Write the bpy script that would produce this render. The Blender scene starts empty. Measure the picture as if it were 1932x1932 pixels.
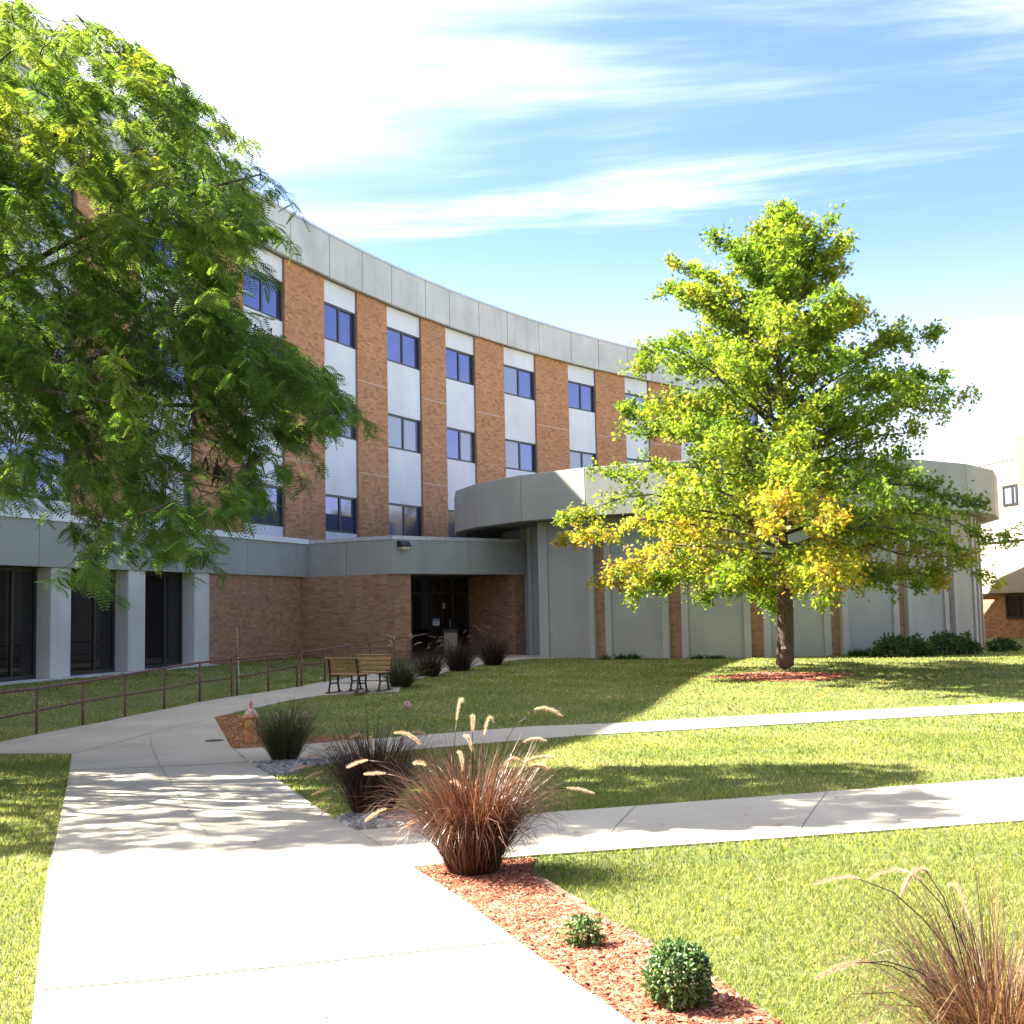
import bpy, bmesh, math, random
import numpy as np
from mathutils import Vector, Matrix, Quaternion

# ------------------------------------------------------------------ camera, world, sun, exposure
scene = bpy.context.scene
COL = scene.collection
R_ = math.radians
random.seed(7)
rng = np.random.default_rng(11)

PF, PITCH, ROLL, EYE = 2210.0, R_(4.73), 0.02, 1.7      # lens in 1932-px units, pitch, roll, eye height
fw = np.array([0, math.cos(PITCH), math.sin(PITCH)])
_rt = np.array([1.0, 0, 0]); _up = np.cross(_rt, fw)
crt = _rt * math.cos(ROLL) - _up * math.sin(ROLL)
cup = _up * math.cos(ROLL) + _rt * math.sin(ROLL)
CAMP = np.array([0, 0, EYE])
cam_d = bpy.data.cameras.new('camera'); cam = bpy.data.objects.new('camera', cam_d); COL.objects.link(cam)
cam_d.sensor_width = 36; cam_d.lens = 36 * PF / 1932; cam_d.clip_start = 0.1; cam_d.clip_end = 5000
_m = Matrix.Identity(4)
for i in range(3):
    _m[i][0] = crt[i]; _m[i][1] = cup[i]; _m[i][2] = -fw[i]; _m[i][3] = CAMP[i]
cam.matrix_world = _m
scene.camera = cam

SUN_EL = R_(45)
SUN_AZ = math.atan2(-0.95, 0.30)                         # from +Y towards +X
SUN = Vector((math.sin(SUN_AZ) * math.cos(SUN_EL), math.cos(SUN_AZ) * math.cos(SUN_EL), math.sin(SUN_EL)))
sd = bpy.data.lights.new('sun', 'SUN'); sd.energy = 5.0; sd.angle = R_(0.53); sd.color = (1.0, 0.93, 0.80)
so = bpy.data.objects.new('sun', sd); COL.objects.link(so)
so.rotation_euler = SUN.to_track_quat('Z', 'Y').to_euler(); so.location = (-20, 10, 40)

scene.view_settings.view_transform = 'Standard'; scene.view_settings.look = 'None'
scene.view_settings.gamma = 1.0; scene.view_settings.exposure = 2.75
scene.cycles.max_bounces = 6; scene.cycles.transparent_max_bounces = 8
scene.cycles.use_adaptive_sampling = True; scene.cycles.adaptive_threshold = 0.008
scene.cycles.use_denoising = True
scene.cycles.denoising_input_passes = 'RGB_ALBEDO_NORMAL'; scene.cycles.denoising_prefilter = 'ACCURATE'

world = bpy.data.worlds.new('World'); scene.world = world; world.use_nodes = True
wt = world.node_tree; wt.nodes.clear()
def WN(t, **kw):
    n = wt.nodes.new(t)
    for k, v in kw.items(): setattr(n, k, v)
    return n
wl = wt.links.new
sky = WN('ShaderNodeTexSky', sky_type='NISHITA', sun_disc=False, sun_elevation=SUN_EL, sun_rotation=SUN_AZ,
         air_density=1.0, dust_density=1.0, ozone_density=1.0, altitude=200)
geo = WN('ShaderNodeTexCoord')
sep = WN('ShaderNodeSeparateXYZ'); wl(geo.outputs['Generated'], sep.inputs[0])
def wmath(op, a, b=None, clamp=False):
    n = WN('ShaderNodeMath', operation=op, use_clamp=clamp)
    for i, v in enumerate((a, b)):
        if v is None: continue
        if isinstance(v, (int, float)): n.inputs[i].default_value = v
        else: wl(v, n.inputs[i])
    return n.outputs[0]
# cirrus on a flat layer overhead: direction / (z + small), so streaks foreshorten towards the horizon
zz = wmath('MAXIMUM', wmath('ADD', sep.outputs[2], 0.12), 0.03)
cx = wmath('DIVIDE', sep.outputs[0], zz); cy = wmath('DIVIDE', sep.outputs[1], zz)
comb = WN('ShaderNodeCombineXYZ'); wl(cx, comb.inputs[0]); wl(cy, comb.inputs[1])
mp = WN('ShaderNodeMapping'); wl(comb.outputs[0], mp.inputs[0])
mp.inputs['Rotation'].default_value = (0, 0, R_(24)); mp.inputs['Scale'].default_value = (0.42, 1.5, 1); mp.inputs['Location'].default_value = (3.1, 2.2, 0)
nz = WN('ShaderNodeTexNoise'); nz.inputs['Scale'].default_value = 1.1; nz.inputs['Detail'].default_value = 9; nz.inputs['Roughness'].default_value = 0.60; nz.inputs['Distortion'].default_value = 0.7
wl(mp.outputs[0], nz.inputs['Vector'])
# a washed-out glow on the sun's side and pale haze low down, thin wisps elsewhere
def wstep(v, lo, hi):
    n = WN('ShaderNodeMapRange', interpolation_type='SMOOTHSTEP'); wl(v, n.inputs['Value']); n.inputs['From Min'].default_value = lo; n.inputs['From Max'].default_value = hi; return n.outputs[0]
dotn = WN('ShaderNodeVectorMath', operation='DOT_PRODUCT'); wl(geo.outputs['Generated'], dotn.inputs[0]); dotn.inputs[1].default_value = tuple(SUN)
glow = wmath('MULTIPLY', wstep(wmath('ADD', dotn.outputs['Value'], wmath('MULTIPLY', wmath('SUBTRACT', nz.outputs['Fac'], 0.5), 0.7)), 0.42, 0.92), 0.95)
low = wmath('MULTIPLY', wmath('SUBTRACT', 1.0, wstep(sep.outputs[2], 0.04, 0.32)), 0.46)
nz2 = WN('ShaderNodeTexNoise'); nz2.inputs['Scale'].default_value = 0.75; nz2.inputs['Detail'].default_value = 3; wl(comb.outputs[0], nz2.inputs['Vector'])
wisp = wmath('MULTIPLY', wstep(wmath('ADD', nz.outputs['Fac'], wmath('MULTIPLY', wmath('SUBTRACT', nz2.outputs['Fac'], 0.5), 0.55)), 0.50, 0.82), 0.80)
inv = wmath('MULTIPLY', wmath('MULTIPLY', wmath('SUBTRACT', 1.0, glow), wmath('SUBTRACT', 1.0, low)), wmath('SUBTRACT', 1.0, wisp))
cover = wmath('SUBTRACT', 1.0, inv)
skyc = WN('ShaderNodeMix', data_type='RGBA'); 
tint = WN('ShaderNodeMix', data_type='RGBA', blend_type='MULTIPLY'); tint.inputs[0].default_value = 1.0
wl(sky.outputs[0], tint.inputs[6]); tint.inputs[7].default_value = (.70, .77, 1.02, 1)
wl(cover, skyc.inputs[0]); wl(tint.outputs[2], skyc.inputs[6]); skyc.inputs[7].default_value = (8.6, 8.4, 8.2, 1)
bg = WN('ShaderNodeBackground'); bg.inputs[1].default_value = 0.056; wl(skyc.outputs[2], bg.inputs[0])
wo = WN('ShaderNodeOutputWorld'); wl(bg.outputs[0], wo.inputs[0])

# ------------------------------------------------------------------ survey helpers: a point in the photo's frame to a point on the ground / a plane
def ray(px, py): return fw + crt * ((px - 966) / PF) - cup * ((py - 966) / PF)
def atz(px, py, z):
    d = ray(px, py); return CAMP + d * ((z - EYE) / d[2])
def aty(px, py, y):
    d = ray(px, py); return CAMP + d * (y / d[1])
def col_hit(px, P, Q, py=1100):           # where the vertical plane through image column px cuts the plan line PQ
    d = ray(px, py)[:2]; P = np.array(P[:2]); Q = np.array(Q[:2]); e = Q - P
    A = np.array([[d[0], -e[0]], [d[1], -e[1]]]); t, s = np.linalg.solve(A, P); return P + e * s

_ky = [-50, 6, 10, 14, 18, 22, 26, 29, 32, 3000]
_kz = [0, 0, -.08, -.2, -.29, -.25, -.1, -.02, 0, 0]
def tz(y): 
    y = np.asarray(y, float); f = np.floor(y); a = np.interp(f, _ky, _kz); b = np.interp(f + 1, _ky, _kz)
    return a + (b - a) * (y - f)
RAILA, RAILB = np.array([-7.6, 17.6]), np.array([-3.6, 38.6])
_rn = np.array([-(RAILB - RAILA)[1], (RAILB - RAILA)[0]]); _rn = _rn / np.linalg.norm(_rn)
def berm(x, y):
    d = (np.asarray(x, float) - RAILA[0]) * _rn[0] + (np.asarray(y, float) - RAILA[1]) * _rn[1]
    t = np.clip((d - 1.3) / 3.0, 0, 1); k = np.clip((np.asarray(y, float) - 18) / 8, 0, 1)
    return (0.17 * k - np.minimum(tz(y), 0) * k) * t * t * (3 - 2 * t)
def terrain(x, y): return tz(y) + berm(x, y)
def gp(px, py):
    z = 0.0
    for _ in range(40):
        p = atz(px, py, z); z = 0.5 * z + 0.5 * float(terrain(p[0], p[1]))
    return np.array([p[0], p[1], float(terrain(p[0], p[1]))])

# ------------------------------------------------------------------ object helpers
def tag(o, label=None, cat=None, group=None, kind=None):
    if label: o['label'] = label
    if cat: o['category'] = cat
    if group: o['group'] = group
    if kind: o['kind'] = kind
    return o
def empty(name, loc, label, cat, group=None):
    o = bpy.data.objects.new(name, None); COL.objects.link(o); o.location = loc; o.empty_display_size = .2
    return tag(o, label, cat, group)
ORI = {}
def link_mesh(name, me, mat, parent=None, origin=None):
    o = bpy.data.objects.new(name, me); COL.objects.link(o)
    if mat is not None: me.materials.append(mat)
    if parent is not None: o.parent = parent
    elif origin is not None: o.location = origin
    return o
def worldloc(o):
    v = Vector((0, 0, 0))
    while o is not None: v += o.location; o = o.parent
    return v

class MB:
    """collects faces in world space; build() links ONE mesh, moved into the parent's space"""
    def __init__(s): s.v = []; s.f = []; s.uv = []; s.sm = []
    def face(s, pts, uvs=None, smooth=False):
        b = len(s.v); s.v += [tuple(map(float, p)) for p in pts]; s.f.append(tuple(range(b, b + len(pts))))
        s.uv += [tuple(u) for u in (uvs or [(p[0], p[1]) for p in pts])]; s.sm.append(smooth); return s
    def prism(s, plan, z0, z1, u0=0.0):
        """plan: counter-clockwise xy loop"""
        n = len(plan); u = u0
        a = sum(plan[i][0] * plan[(i + 1) % n][1] - plan[(i + 1) % n][0] * plan[i][1] for i in range(n))
        if a < 0: plan = list(plan)[::-1]
        for i in range(n):
            p, q = plan[i], plan[(i + 1) % n]; L = math.hypot(q[0] - p[0], q[1] - p[1])
            s.face([(p[0], p[1], z0), (q[0], q[1], z0), (q[0], q[1], z1), (p[0], p[1], z1)], [(u, z0), (u + L, z0), (u + L, z1), (u, z1)]); u += L
        s.face([(p[0], p[1], z1) for p in plan]); s.face([(p[0], p[1], z0) for p in plan[::-1]]); return s
    def wall(s, p, q, off0, off1, z0, z1, a=0.0, b=0.0):
        """slab on plan line p->q (left to right seen from the front); off: metres outwards; a, b trim the ends"""
        p = np.array(p[:2], float); q = np.array(q[:2], float); d = (q - p); L = np.linalg.norm(d); d /= L; n = np.array([d[1], -d[0]])
        p, q = p + d * a, q - d * b
        lo, hi = min(off0, off1), max(off0, off1)
        return s.prism([p + n * hi, q + n * hi, q + n * lo, p + n * lo], z0, z1)
    def box(s, c, size, M=None):
        c = Vector(c); h = Vector(size) / 2; M = M or Matrix.Identity(3)
        P = [c + M @ Vector((sx * h.x, sy * h.y, sz * h.z)) for sx in (-1, 1) for sy in (-1, 1) for sz in (-1, 1)]
        for q in ((0, 1, 3, 2), (4, 6, 7, 5), (0, 4, 5, 1), (2, 3, 7, 6), (0, 2, 6, 4), (1, 5, 7, 3)):
            w, hgt = (P[q[1]] - P[q[0]]).length, (P[q[3]] - P[q[0]]).length
            s.face([P[i] for i in q], [(0, 0), (w, 0), (w, hgt), (0, hgt)])
        return s
    def tube(s, pts, r, n=8, cap=True):
        pts = [Vector(p) for p in pts]; rs = r if hasattr(r, '__len__') else [r] * len(pts); rings = []
        for i, p in enumerate(pts):
            t = (pts[min(i + 1, len(pts) - 1)] - pts[max(i - 1, 0)]).normalized()
            a = t.cross(Vector((0, 0, 1)) if abs(t.z) < .95 else Vector((1, 0, 0))).normalized(); b = t.cross(a)
            rings.append([p + (a * math.cos(k * 2 * math.pi / n) + b * math.sin(k * 2 * math.pi / n)) * rs[i] for k in range(n)])
        for i in range(len(rings) - 1):
            for k in range(n):
                s.face([rings[i][k], rings[i + 1][k], rings[i + 1][(k + 1) % n], rings[i][(k + 1) % n]], smooth=True)
        if cap: s.face(rings[0]); s.face(rings[-1][::-1])
        return s
    def lathe(s, base, prof, n=20, axis=None):
        """prof: (radius, height) pairs about the axis (default up)"""
        ax = Vector(axis or (0, 0, 1)).normalized(); a = ax.orthogonal().normalized(); b = ax.cross(a); base = Vector(base)
        rg = [[base + ax * h + (a * math.cos(2 * math.pi * k / n) + b * math.sin(2 * math.pi * k / n)) * max(r, 1e-4) for k in range(n)] for r, h in prof]
        for i in range(len(rg) - 1):
            for k in range(n): s.face([rg[i][k], rg[i][(k + 1) % n], rg[i + 1][(k + 1) % n], rg[i + 1][k]], smooth=True)
        s.face(rg[0][::-1]); s.face(rg[-1]); return s
    def build(s, name, mat, parent=None, origin=None, bevel=0.0, merge=False):
        o0 = worldloc(parent) if parent is not None else Vector(origin or (0, 0, 0))
        me = bpy.data.meshes.new(name)
        me.from_pydata([(a - o0.x, b - o0.y, c - o0.z) for a, b, c in s.v], [], s.f)
        uvl = me.uv_layers.new(name='UVMap'); uvl.data.foreach_set('uv', np.array(s.uv, np.float32).ravel())
        me.polygons.foreach_set('use_smooth', s.sm)
        bm = bmesh.new(); bm.from_mesh(me)
        bmesh.ops.remove_doubles(bm, verts=bm.verts, dist=0.0004)
        bmesh.ops.recalc_face_normals(bm, faces=bm.faces)
        if bevel:
            es = [e for e in bm.edges if len(e.link_faces) == 2 and e.calc_face_angle(0) > 0.6]
            bmesh.ops.bevel(bm, geom=es, offset=bevel, segments=1, affect='EDGES', clamp_overlap=True)
        bm.to_mesh(me); bm.free(); me.update()
        return link_mesh(name, me, mat, parent, None if parent is not None else (origin or (0, 0, 0)))

def big_mesh(name, V, tri, mat, parent=None, origin=None, attrs=None, quads=False, smooth=False):
    """fast mesh from numpy arrays (equal-sized faces); attrs: {name: per-vertex float}"""
    o0 = np.array(worldloc(parent) if parent is not None else (origin or (0, 0, 0)), float)
    V = np.asarray(V, np.float32) - o0.astype(np.float32); tri = np.asarray(tri, np.int32); k = tri.shape[1]
    me = bpy.data.meshes.new(name)
    me.vertices.add(len(V)); me.vertices.foreach_set('co', V.ravel())
    me.loops.add(tri.size); me.loops.foreach_set('vertex_index', tri.ravel())
    me.polygons.add(len(tri)); me.polygons.foreach_set('loop_start', np.arange(0, tri.size, k, dtype=np.int32))
    me.update(calc_edges=True)
    if smooth: me.polygons.foreach_set('use_smooth', np.ones(len(tri), bool))
    for an, vals in (attrs or {}).items():
        a = me.attributes.new(an, 'FLOAT', 'POINT'); a.data.foreach_set('value', np.asarray(vals, np.float32))
    return link_mesh(name, me, mat, parent, None if parent is not None else (origin or (0, 0, 0)))

def stamp(tv, tf, M, T):
    """template verts/faces stamped by n 3x3 matrices M and offsets T"""
    n = len(T); k = len(tv)
    V = np.einsum('nij,kj->nki', M, tv) + T[:, None, :]
    F = tf[None] + (np.arange(n) * k)[:, None, None]
    return V.reshape(-1, 3), F.reshape(-1, tf.shape[1])
def norm(a): return a / np.maximum(np.linalg.norm(a, axis=-1, keepdims=True), 1e-9)
def frames(d, up):
    """rotation matrices whose x axis is d and z axis is near up"""
    x = norm(d); y = norm(np.cross(up, x)); z = np.cross(x, y)
    return np.stack([x, y, z], axis=-1)

# ------------------------------------------------------------------ materials
def mat(name, f):
    m = bpy.data.materials.new(name); m.use_nodes = True; t = m.node_tree; t.nodes.clear()
    out = t.nodes.new('ShaderNodeOutputMaterial')
    class K: pass
    k = K(); k.t = t
    def N(ty, **kw):
        n = t.nodes.new(ty)
        for a, b in kw.items(): setattr(n, a, b)
        return n
    def L(a, b): t.links.new(a, b)
    def noise(scale, detail=4, vec=None, rough=.55, dist=0.0):
        n = N('ShaderNodeTexNoise'); n.inputs['Scale'].default_value = scale; n.inputs['Detail'].default_value = detail
        n.inputs['Roughness'].default_value = rough; n.inputs['Distortion'].default_value = dist
        if vec is not None: L(vec, n.inputs['Vector'])
        return n
    def ramp(fac, *st):
        n = N('ShaderNodeValToRGB'); e = n.color_ramp.elements
        while len(e) < len(st): e.new(0.5)
        for el, (p, c) in zip(e, st): el.position = p; el.color = (*c, 1) if len(c) == 3 else c
        L(fac, n.inputs[0]); return n.outputs[0]
    def mix(fac, a, b, bt='MIX'):
        n = N('ShaderNodeMix', data_type='RGBA', blend_type=bt)
        for s, v in ((0, fac), (6, a), (7, b)):
            if isinstance(v, (int, float)): n.inputs[s].default_value = v
            elif isinstance(v, tuple): n.inputs[s].default_value = (*v, 1)
            else: L(v, n.inputs[s])
        return n.outputs[2]
    def prin(color, rough=.8, bump=None, bstr=.3, bdist=.01, **kw):
        p = N('ShaderNodeBsdfPrincipled')
        if isinstance(color, tuple): p.inputs['Base Color'].default_value = (*color, 1)
        else: L(color, p.inputs['Base Color'])
        p.inputs['Roughness'].default_value = rough
        for a, b in kw.items(): p.inputs[a].default_value = b
        if bump is not None:
            b = N('ShaderNodeBump'); b.inputs['Strength'].default_value = bstr; b.inputs['Distance'].default_value = bdist
            L(bump, b.inputs['Height']); L(b.outputs[0], p.inputs['Normal'])
        return p
    k.N, k.L, k.noise, k.ramp, k.mix, k.prin = N, L, noise, ramp, mix, prin
    k.pos = lambda: N('ShaderNodeNewGeometry').outputs['Position']
    k.obj = lambda: N('ShaderNodeTexCoord').outputs['Object']
    k.uv = lambda: N('ShaderNodeTexCoord').outputs['UV']
    def scaled(v, s):
        mpn = N('ShaderNodeMapping'); L(v, mpn.inputs[0]); mpn.inputs['Scale'].default_value = s; return mpn.outputs[0]
    k.scaled = scaled
    k.attr = lambda a: N('ShaderNodeAttribute', attribute_name=a).outputs['Fac']
    s = f(k); L(s.outputs[0], out.inputs[0]); return m

def concrete(c, spread=.08, streak=.35):
    def f(k):
        p = k.pos(); big = k.noise(.6, 5, p).outputs['Fac']; fine = k.noise(38, 3, p).outputs['Fac']
        st = k.noise(1.6, 5, k.scaled(p, (1, 1, .12))).outputs['Fac']
        lo = tuple(x * (1 - spread * 2.2) for x in c); hi = tuple(min(1, x * (1 + spread)) for x in c)
        col = k.ramp(big, (.3, lo), (.7, hi))
        col = k.mix(k.ramp(st, (.52, (0, 0, 0)), (.75, (streak,) * 3)), col, tuple(x * .62 for x in c))
        col = k.mix(k.ramp(fine, (.35, (.07,) * 3), (.6, (0, 0, 0))), col, tuple(x * .55 for x in c))
        return k.prin(col, .9, fine, .15, .006)
    return f
def brick(k, c1=(.52, .24, .095), c2=(.42, .175, .065), c3=(.57, .29, .135)):
    b = k.N('ShaderNodeTexBrick'); k.L(k.uv(), b.inputs['Vector'])
    for i, v in (('Scale', 1.0), ('Mortar Size', .006), ('Brick Width', .24), ('Row Height', .08), ('Bias', 0.0), ('Mortar Smooth', .2)): b.inputs[i].default_value = v
    b.inputs['Color1'].default_value = (*c1, 1); b.inputs['Color2'].default_value = (*c2, 1); b.inputs['Mortar'].default_value = (.33, .25, .18, 1)
    # odd dark burnt and pale bricks: white noise on brick-sized cells
    uvm = k.N('ShaderNodeMapping'); k.L(k.uv(), uvm.inputs[0]); uvm.inputs['Scale'].default_value = (1 / .24, 1 / .08, 1)
    fl = k.N('ShaderNodeVectorMath', operation='FLOOR'); k.L(uvm.outputs[0], fl.inputs[0])
    wn = k.N('ShaderNodeTexWhiteNoise', noise_dimensions='2D'); k.L(fl.outputs[0], wn.inputs[0])
    col = k.mix(k.ramp(wn.outputs['Value'], (.80, (0, 0, 0)), (.9, (.5,) * 3)), b.outputs['Color'], (.19, .085, .045))
    col = k.mix(k.ramp(wn.outputs['Value'], (.10, (.6,) * 3), (.2, (0, 0, 0))), col, c3)
    col = k.mix(k.ramp(k.noise(.5, 4, k.pos()).outputs['Fac'], (.4, (0, 0, 0)), (.75, (.3,) * 3)), col, (.30, .16, .09))
    return k.prin(col, .92, b.outputs['Fac'], -.3, .01)
def glass(base, ior=2.3, rough=.03):
    def f(k):
        n = k.noise(.9, 2, k.pos()).outputs['Fac']
        return k.prin(base, rough, n, .02, .05, IOR=ior)
    return f
def metal(c, r=.45, m=0.0):
    return lambda k: k.prin(k.ramp(k.noise(9, 4, k.pos()).outputs['Fac'], (.35, tuple(x * .75 for x in c)), (.65, c)), r, Metallic=m)
def leafy(stops, trans, amt=.45, rough=.5, attr='tint', sheen=.25):
    def f(k):
        col = k.ramp(k.attr(attr), *stops)
        d = k.prin(col, rough, **{'Specular IOR Level': sheen})
        t = k.N('ShaderNodeBsdfTranslucent'); k.L(k.mix(1.0, col, trans, 'MULTIPLY'), t.inputs[0])
        m = k.N('ShaderNodeMixShader'); m.inputs[0].default_value = amt; k.L(d.outputs[0], m.inputs[1]); k.L(t.outputs[0], m.inputs[2])
        return m
    return f
def lawn_mat(k):
    p = k.pos(); a = k.noise(.7, 5, p).outputs['Fac']; b = k.noise(14, 4, p).outputs['Fac']; c = k.noise(90, 2, p).outputs['Fac']
    col = k.ramp(b, (.3, (.06, .085, .016)), (.55, (.12, .145, .03)), (.75, (.18, .19, .055)))
    col = k.mix(k.ramp(a, (.42, (0, 0, 0)), (.7, (.4,) * 3)), col, (.15, .14, .05))
    return k.prin(col, .95, c, .8, .03)
def walk_mat(k):
    p = k.pos(); a = k.noise(.8, 6, p).outputs['Fac']; b = k.noise(60, 3, p).outputs['Fac']; c = k.noise(4, 5, p).outputs['Fac']
    col = k.ramp(a, (.3, (.30, .265, .21)), (.7, (.39, .35, .285)))
    col = k.mix(k.ramp(c, (.5, (0, 0, 0)), (.75, (.35,) * 3)), col, (.26, .225, .175))
    col = k.mix(k.ramp(b, (.3, (.3,) * 3), (.5, (0, 0, 0))), col, (.24, .22, .19))
    return k.prin(col, .9, b, .25, .006)
def bark_mat(c1, c2):
    def f(k):
        p = k.obj(); n = k.noise(9, 6, k.scaled(p, (3, 3, .6)), dist=1.0).outputs['Fac']
        return k.prin(k.ramp(n, (.35, c1), (.65, c2)), .95, n, .9, .03)
    return f
def mulch_mat(k):
    v = k.N('ShaderNodeTexVoronoi'); v.inputs['Scale'].default_value = 26; k.L(k.scaled(k.pos(), (1, 1.7, 1)), v.inputs['Vector'])
    sepc = k.N('ShaderNodeSeparateColor'); k.L(v.outputs['Color'], sepc.inputs[0])
    col = k.ramp(sepc.outputs[0], (.1, (.10, .028, .014)), (.5, (.24, .065, .03)), (.9, (.36, .12, .06)))
    return k.prin(col, .95, v.outputs['Distance'], .9, .04)

M = {}
M['lawn'] = mat('lawn', lawn_mat); M['walk'] = mat('concrete_paving', walk_mat); M['mulch'] = mat('red_mulch', mulch_mat)
M['joint'] = mat('paving_joint', lambda k: k.prin((.25, .225, .185), .95))
M['conc'] = mat('precast_concrete', concrete((.56, .55, .51), .08, .5))
M['conc_green'] = mat('aggregate_panel', concrete((.34, .345, .31), .06, .3))
M['pil'] = mat('pilaster_concrete', concrete((.39, .39, .355), .06, .3))
M['spandrel'] = mat('white_stucco', concrete((.70, .70, .71), .05, .15))
M['coping'] = mat('coping_metal', metal((.62, .63, .66), .35, .3))
M['brick'] = mat('orange_brick', brick)
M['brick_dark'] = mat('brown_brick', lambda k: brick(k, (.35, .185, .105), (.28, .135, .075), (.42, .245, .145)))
M['sealant'] = mat('joint_sealant', lambda k: k.prin((.16, .16, .155), .8))
M['mortar'] = mat('pale_mortar', lambda k: k.prin((.52, .38, .28), .9))
M['frame'] = mat('bronze_frame', metal((.045, .038, .036), .4, .2))
M['glass'] = mat('blue_glass', lambda k: k.prin((.11, .13, .27), .04, k.noise(.9, 2, k.pos()).outputs['Fac'], .02, .05, Metallic=.62, IOR=1.8))
M['glass_blind'] = mat('glass_over_blind', glass((.14, .17, .25), 2.0, .08))
M['glass_dark'] = mat('dark_glass', glass((.008, .008, .009), 1.6))
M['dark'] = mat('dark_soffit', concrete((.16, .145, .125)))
M['roof'] = mat('roof_membrane', concrete((.30, .30, .30)))
M['rail'] = mat('rusty_rail', lambda k: k.prin(k.ramp(k.noise(14, 5, k.pos()).outputs['Fac'], (.35, (.075, .035, .028)), (.6, (.15, .06, .045)), (.8, (.24, .15, .11))), .7))
M['iron'] = mat('black_iron', metal((.02, .02, .022), .5, .2))
M['slat'] = mat('yellow_slat', lambda k: k.prin(k.ramp(k.noise(6, 5, k.scaled(k.obj(), (1, 9, 9))).outputs['Fac'], (.3, (.19, .105, .032)), (.7, (.31, .19, .065))), .6))
M['hyd'] = mat('faded_hydrant_paint', lambda k: k.prin(k.ramp(k.noise(11, 5, k.pos()).outputs['Fac'], (.3, (.40, .14, .05)), (.55, (.54, .22, .085)), (.78, (.58, .32, .19))), .75))
M['hyd_cap'] = mat('yellow_hydrant_cap', lambda k: k.prin(k.ramp(k.noise(16, 4, k.pos()).outputs['Fac'], (.3, (.46, .22, .05)), (.7, (.62, .33, .09))), .7))
M['hyd_pale'] = mat('chalky_hydrant_paint', lambda k: k.prin(k.ramp(k.noise(16, 4, k.pos()).outputs['Fac'], (.3, (.46, .26, .19)), (.7, (.66, .50, .42))), .8))
M['hyd_red'] = mat('red_nut_paint', lambda k: k.prin(k.ramp(k.noise(30, 3, k.pos()).outputs['Fac'], (.4, (.45, .08, .05)), (.6, (.62, .28, .22))), .7))
M['white'] = mat('plain_white', lambda k: k.prin((.75, .76, .78), .6))
M['blue'] = mat('blue_print', lambda k: k.prin((.16, .32, .50), .6))
M['beige'] = mat('beige_plastic', lambda k: k.prin((.42, .36, .26), .7))
M['lens'] = mat('lamp_lens', lambda k: k.prin((.62, .55, .38), .25))
M['bark'] = mat('oak_bark', bark_mat((.05, .038, .026), (.12, .092, .065)))
M['bark2'] = mat('locust_bark', bark_mat((.035, .027, .021), (.085, .065, .05)))
M['oak'] = mat('oak_leaf', leafy([(0, (.055, .115, .016)), (.45, (.13, .20, .022)), (.72, (.25, .27, .03)), (.93, (.34, .27, .035)), (1, (.30, .17, .035))], (2.2, 2.1, 1.2), .5))
M['locust'] = mat('locust_leaf', leafy([(0, (.040, .085, .019)), (.5, (.075, .135, .028)), (.85, (.16, .21, .033)), (1, (.28, .27, .04))], (2.2, 2.1, 1.1), .46))
M['grass'] = mat('grass_blade', leafy([(0, (.055, .095, .016)), (.45, (.125, .165, .032)), (.78, (.23, .235, .075)), (1, (.44, .39, .23))], (2.1, 1.9, 1.1), .55, .55))
M['purple'] = mat('fountain_grass_blade', leafy([(0, (.026, .011, .009)), (.45, (.070, .029, .021)), (.75, (.15, .08, .048)), (.9, (.11, .085, .03)), (1, (.28, .20, .12))], (1.8, 1.3, 1.0), .3, .36, sheen=.5))
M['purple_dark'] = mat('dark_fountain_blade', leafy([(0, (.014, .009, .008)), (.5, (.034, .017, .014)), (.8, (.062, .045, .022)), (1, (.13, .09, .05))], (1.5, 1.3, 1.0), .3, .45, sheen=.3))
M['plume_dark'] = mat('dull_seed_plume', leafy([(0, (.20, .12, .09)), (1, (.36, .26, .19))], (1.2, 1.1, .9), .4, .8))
M['purple_overlit'] = mat('overlit_fountain_blade', leafy([(0, (.05, .022, .016)), (.5, (.12, .058, .036)), (.8, (.20, .13, .07)), (1, (.30, .22, .13))], (1.8, 1.5, 1.0), .35, .4, sheen=.5))  # paler copy of the purple blade: overexposed sunlight put into the colour
M['purple_green'] = mat('green_fountain_blade', leafy([(0, (.022, .03, .013)), (.5, (.045, .052, .022)), (.85, (.085, .075, .032)), (1, (.17, .12, .06))], (1.6, 1.4, 1.0), .3, .45, sheen=.4))
M['plume'] = mat('seed_plume', leafy([(0, (.46, .33, .25)), (1, (.74, .66, .52))], (1.3, 1.1, .9), .45, .8))
M['shrub'] = mat('shrub_leaf', leafy([(0, (.022, .045, .012)), (.6, (.045, .085, .02)), (1, (.10, .14, .04))], (1.6, 1.6, 1.0), .3))
M['mum'] = mat('mum_leaf', leafy([(0, (.04, .085, .028)), (.6, (.085, .15, .05)), (1, (.22, .28, .12))], (1.5, 1.5, 1.0), .3))
M['bud'] = mat('mum_bud', leafy([(0, (.30, .36, .18)), (1, (.62, .64, .45))], (1.2, 1.2, 1.0), .3))
M['yellowtree'] = mat('yellow_leaf', leafy([(0, (.16, .17, .02)), (1, (.36, .26, .03))], (1.8, 1.6, 1.0), .5))
M['pod'] = mat('seed_pod', lambda k: k.prin((.045, .022, .016), .6))
M['stone'] = mat('pink_stone', lambda k: k.prin(k.ramp(k.noise(18, 4, k.obj()).outputs['Fac'], (.35, (.30, .17, .14)), (.65, (.46, .32, .28))), .9))
M['gravel'] = mat('grey_gravel', lambda k: k.prin(k.ramp(k.attr('tint'), (0, (.09, .085, .08)), (.6, (.22, .205, .19)), (1, (.42, .40, .375))), .9))
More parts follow.
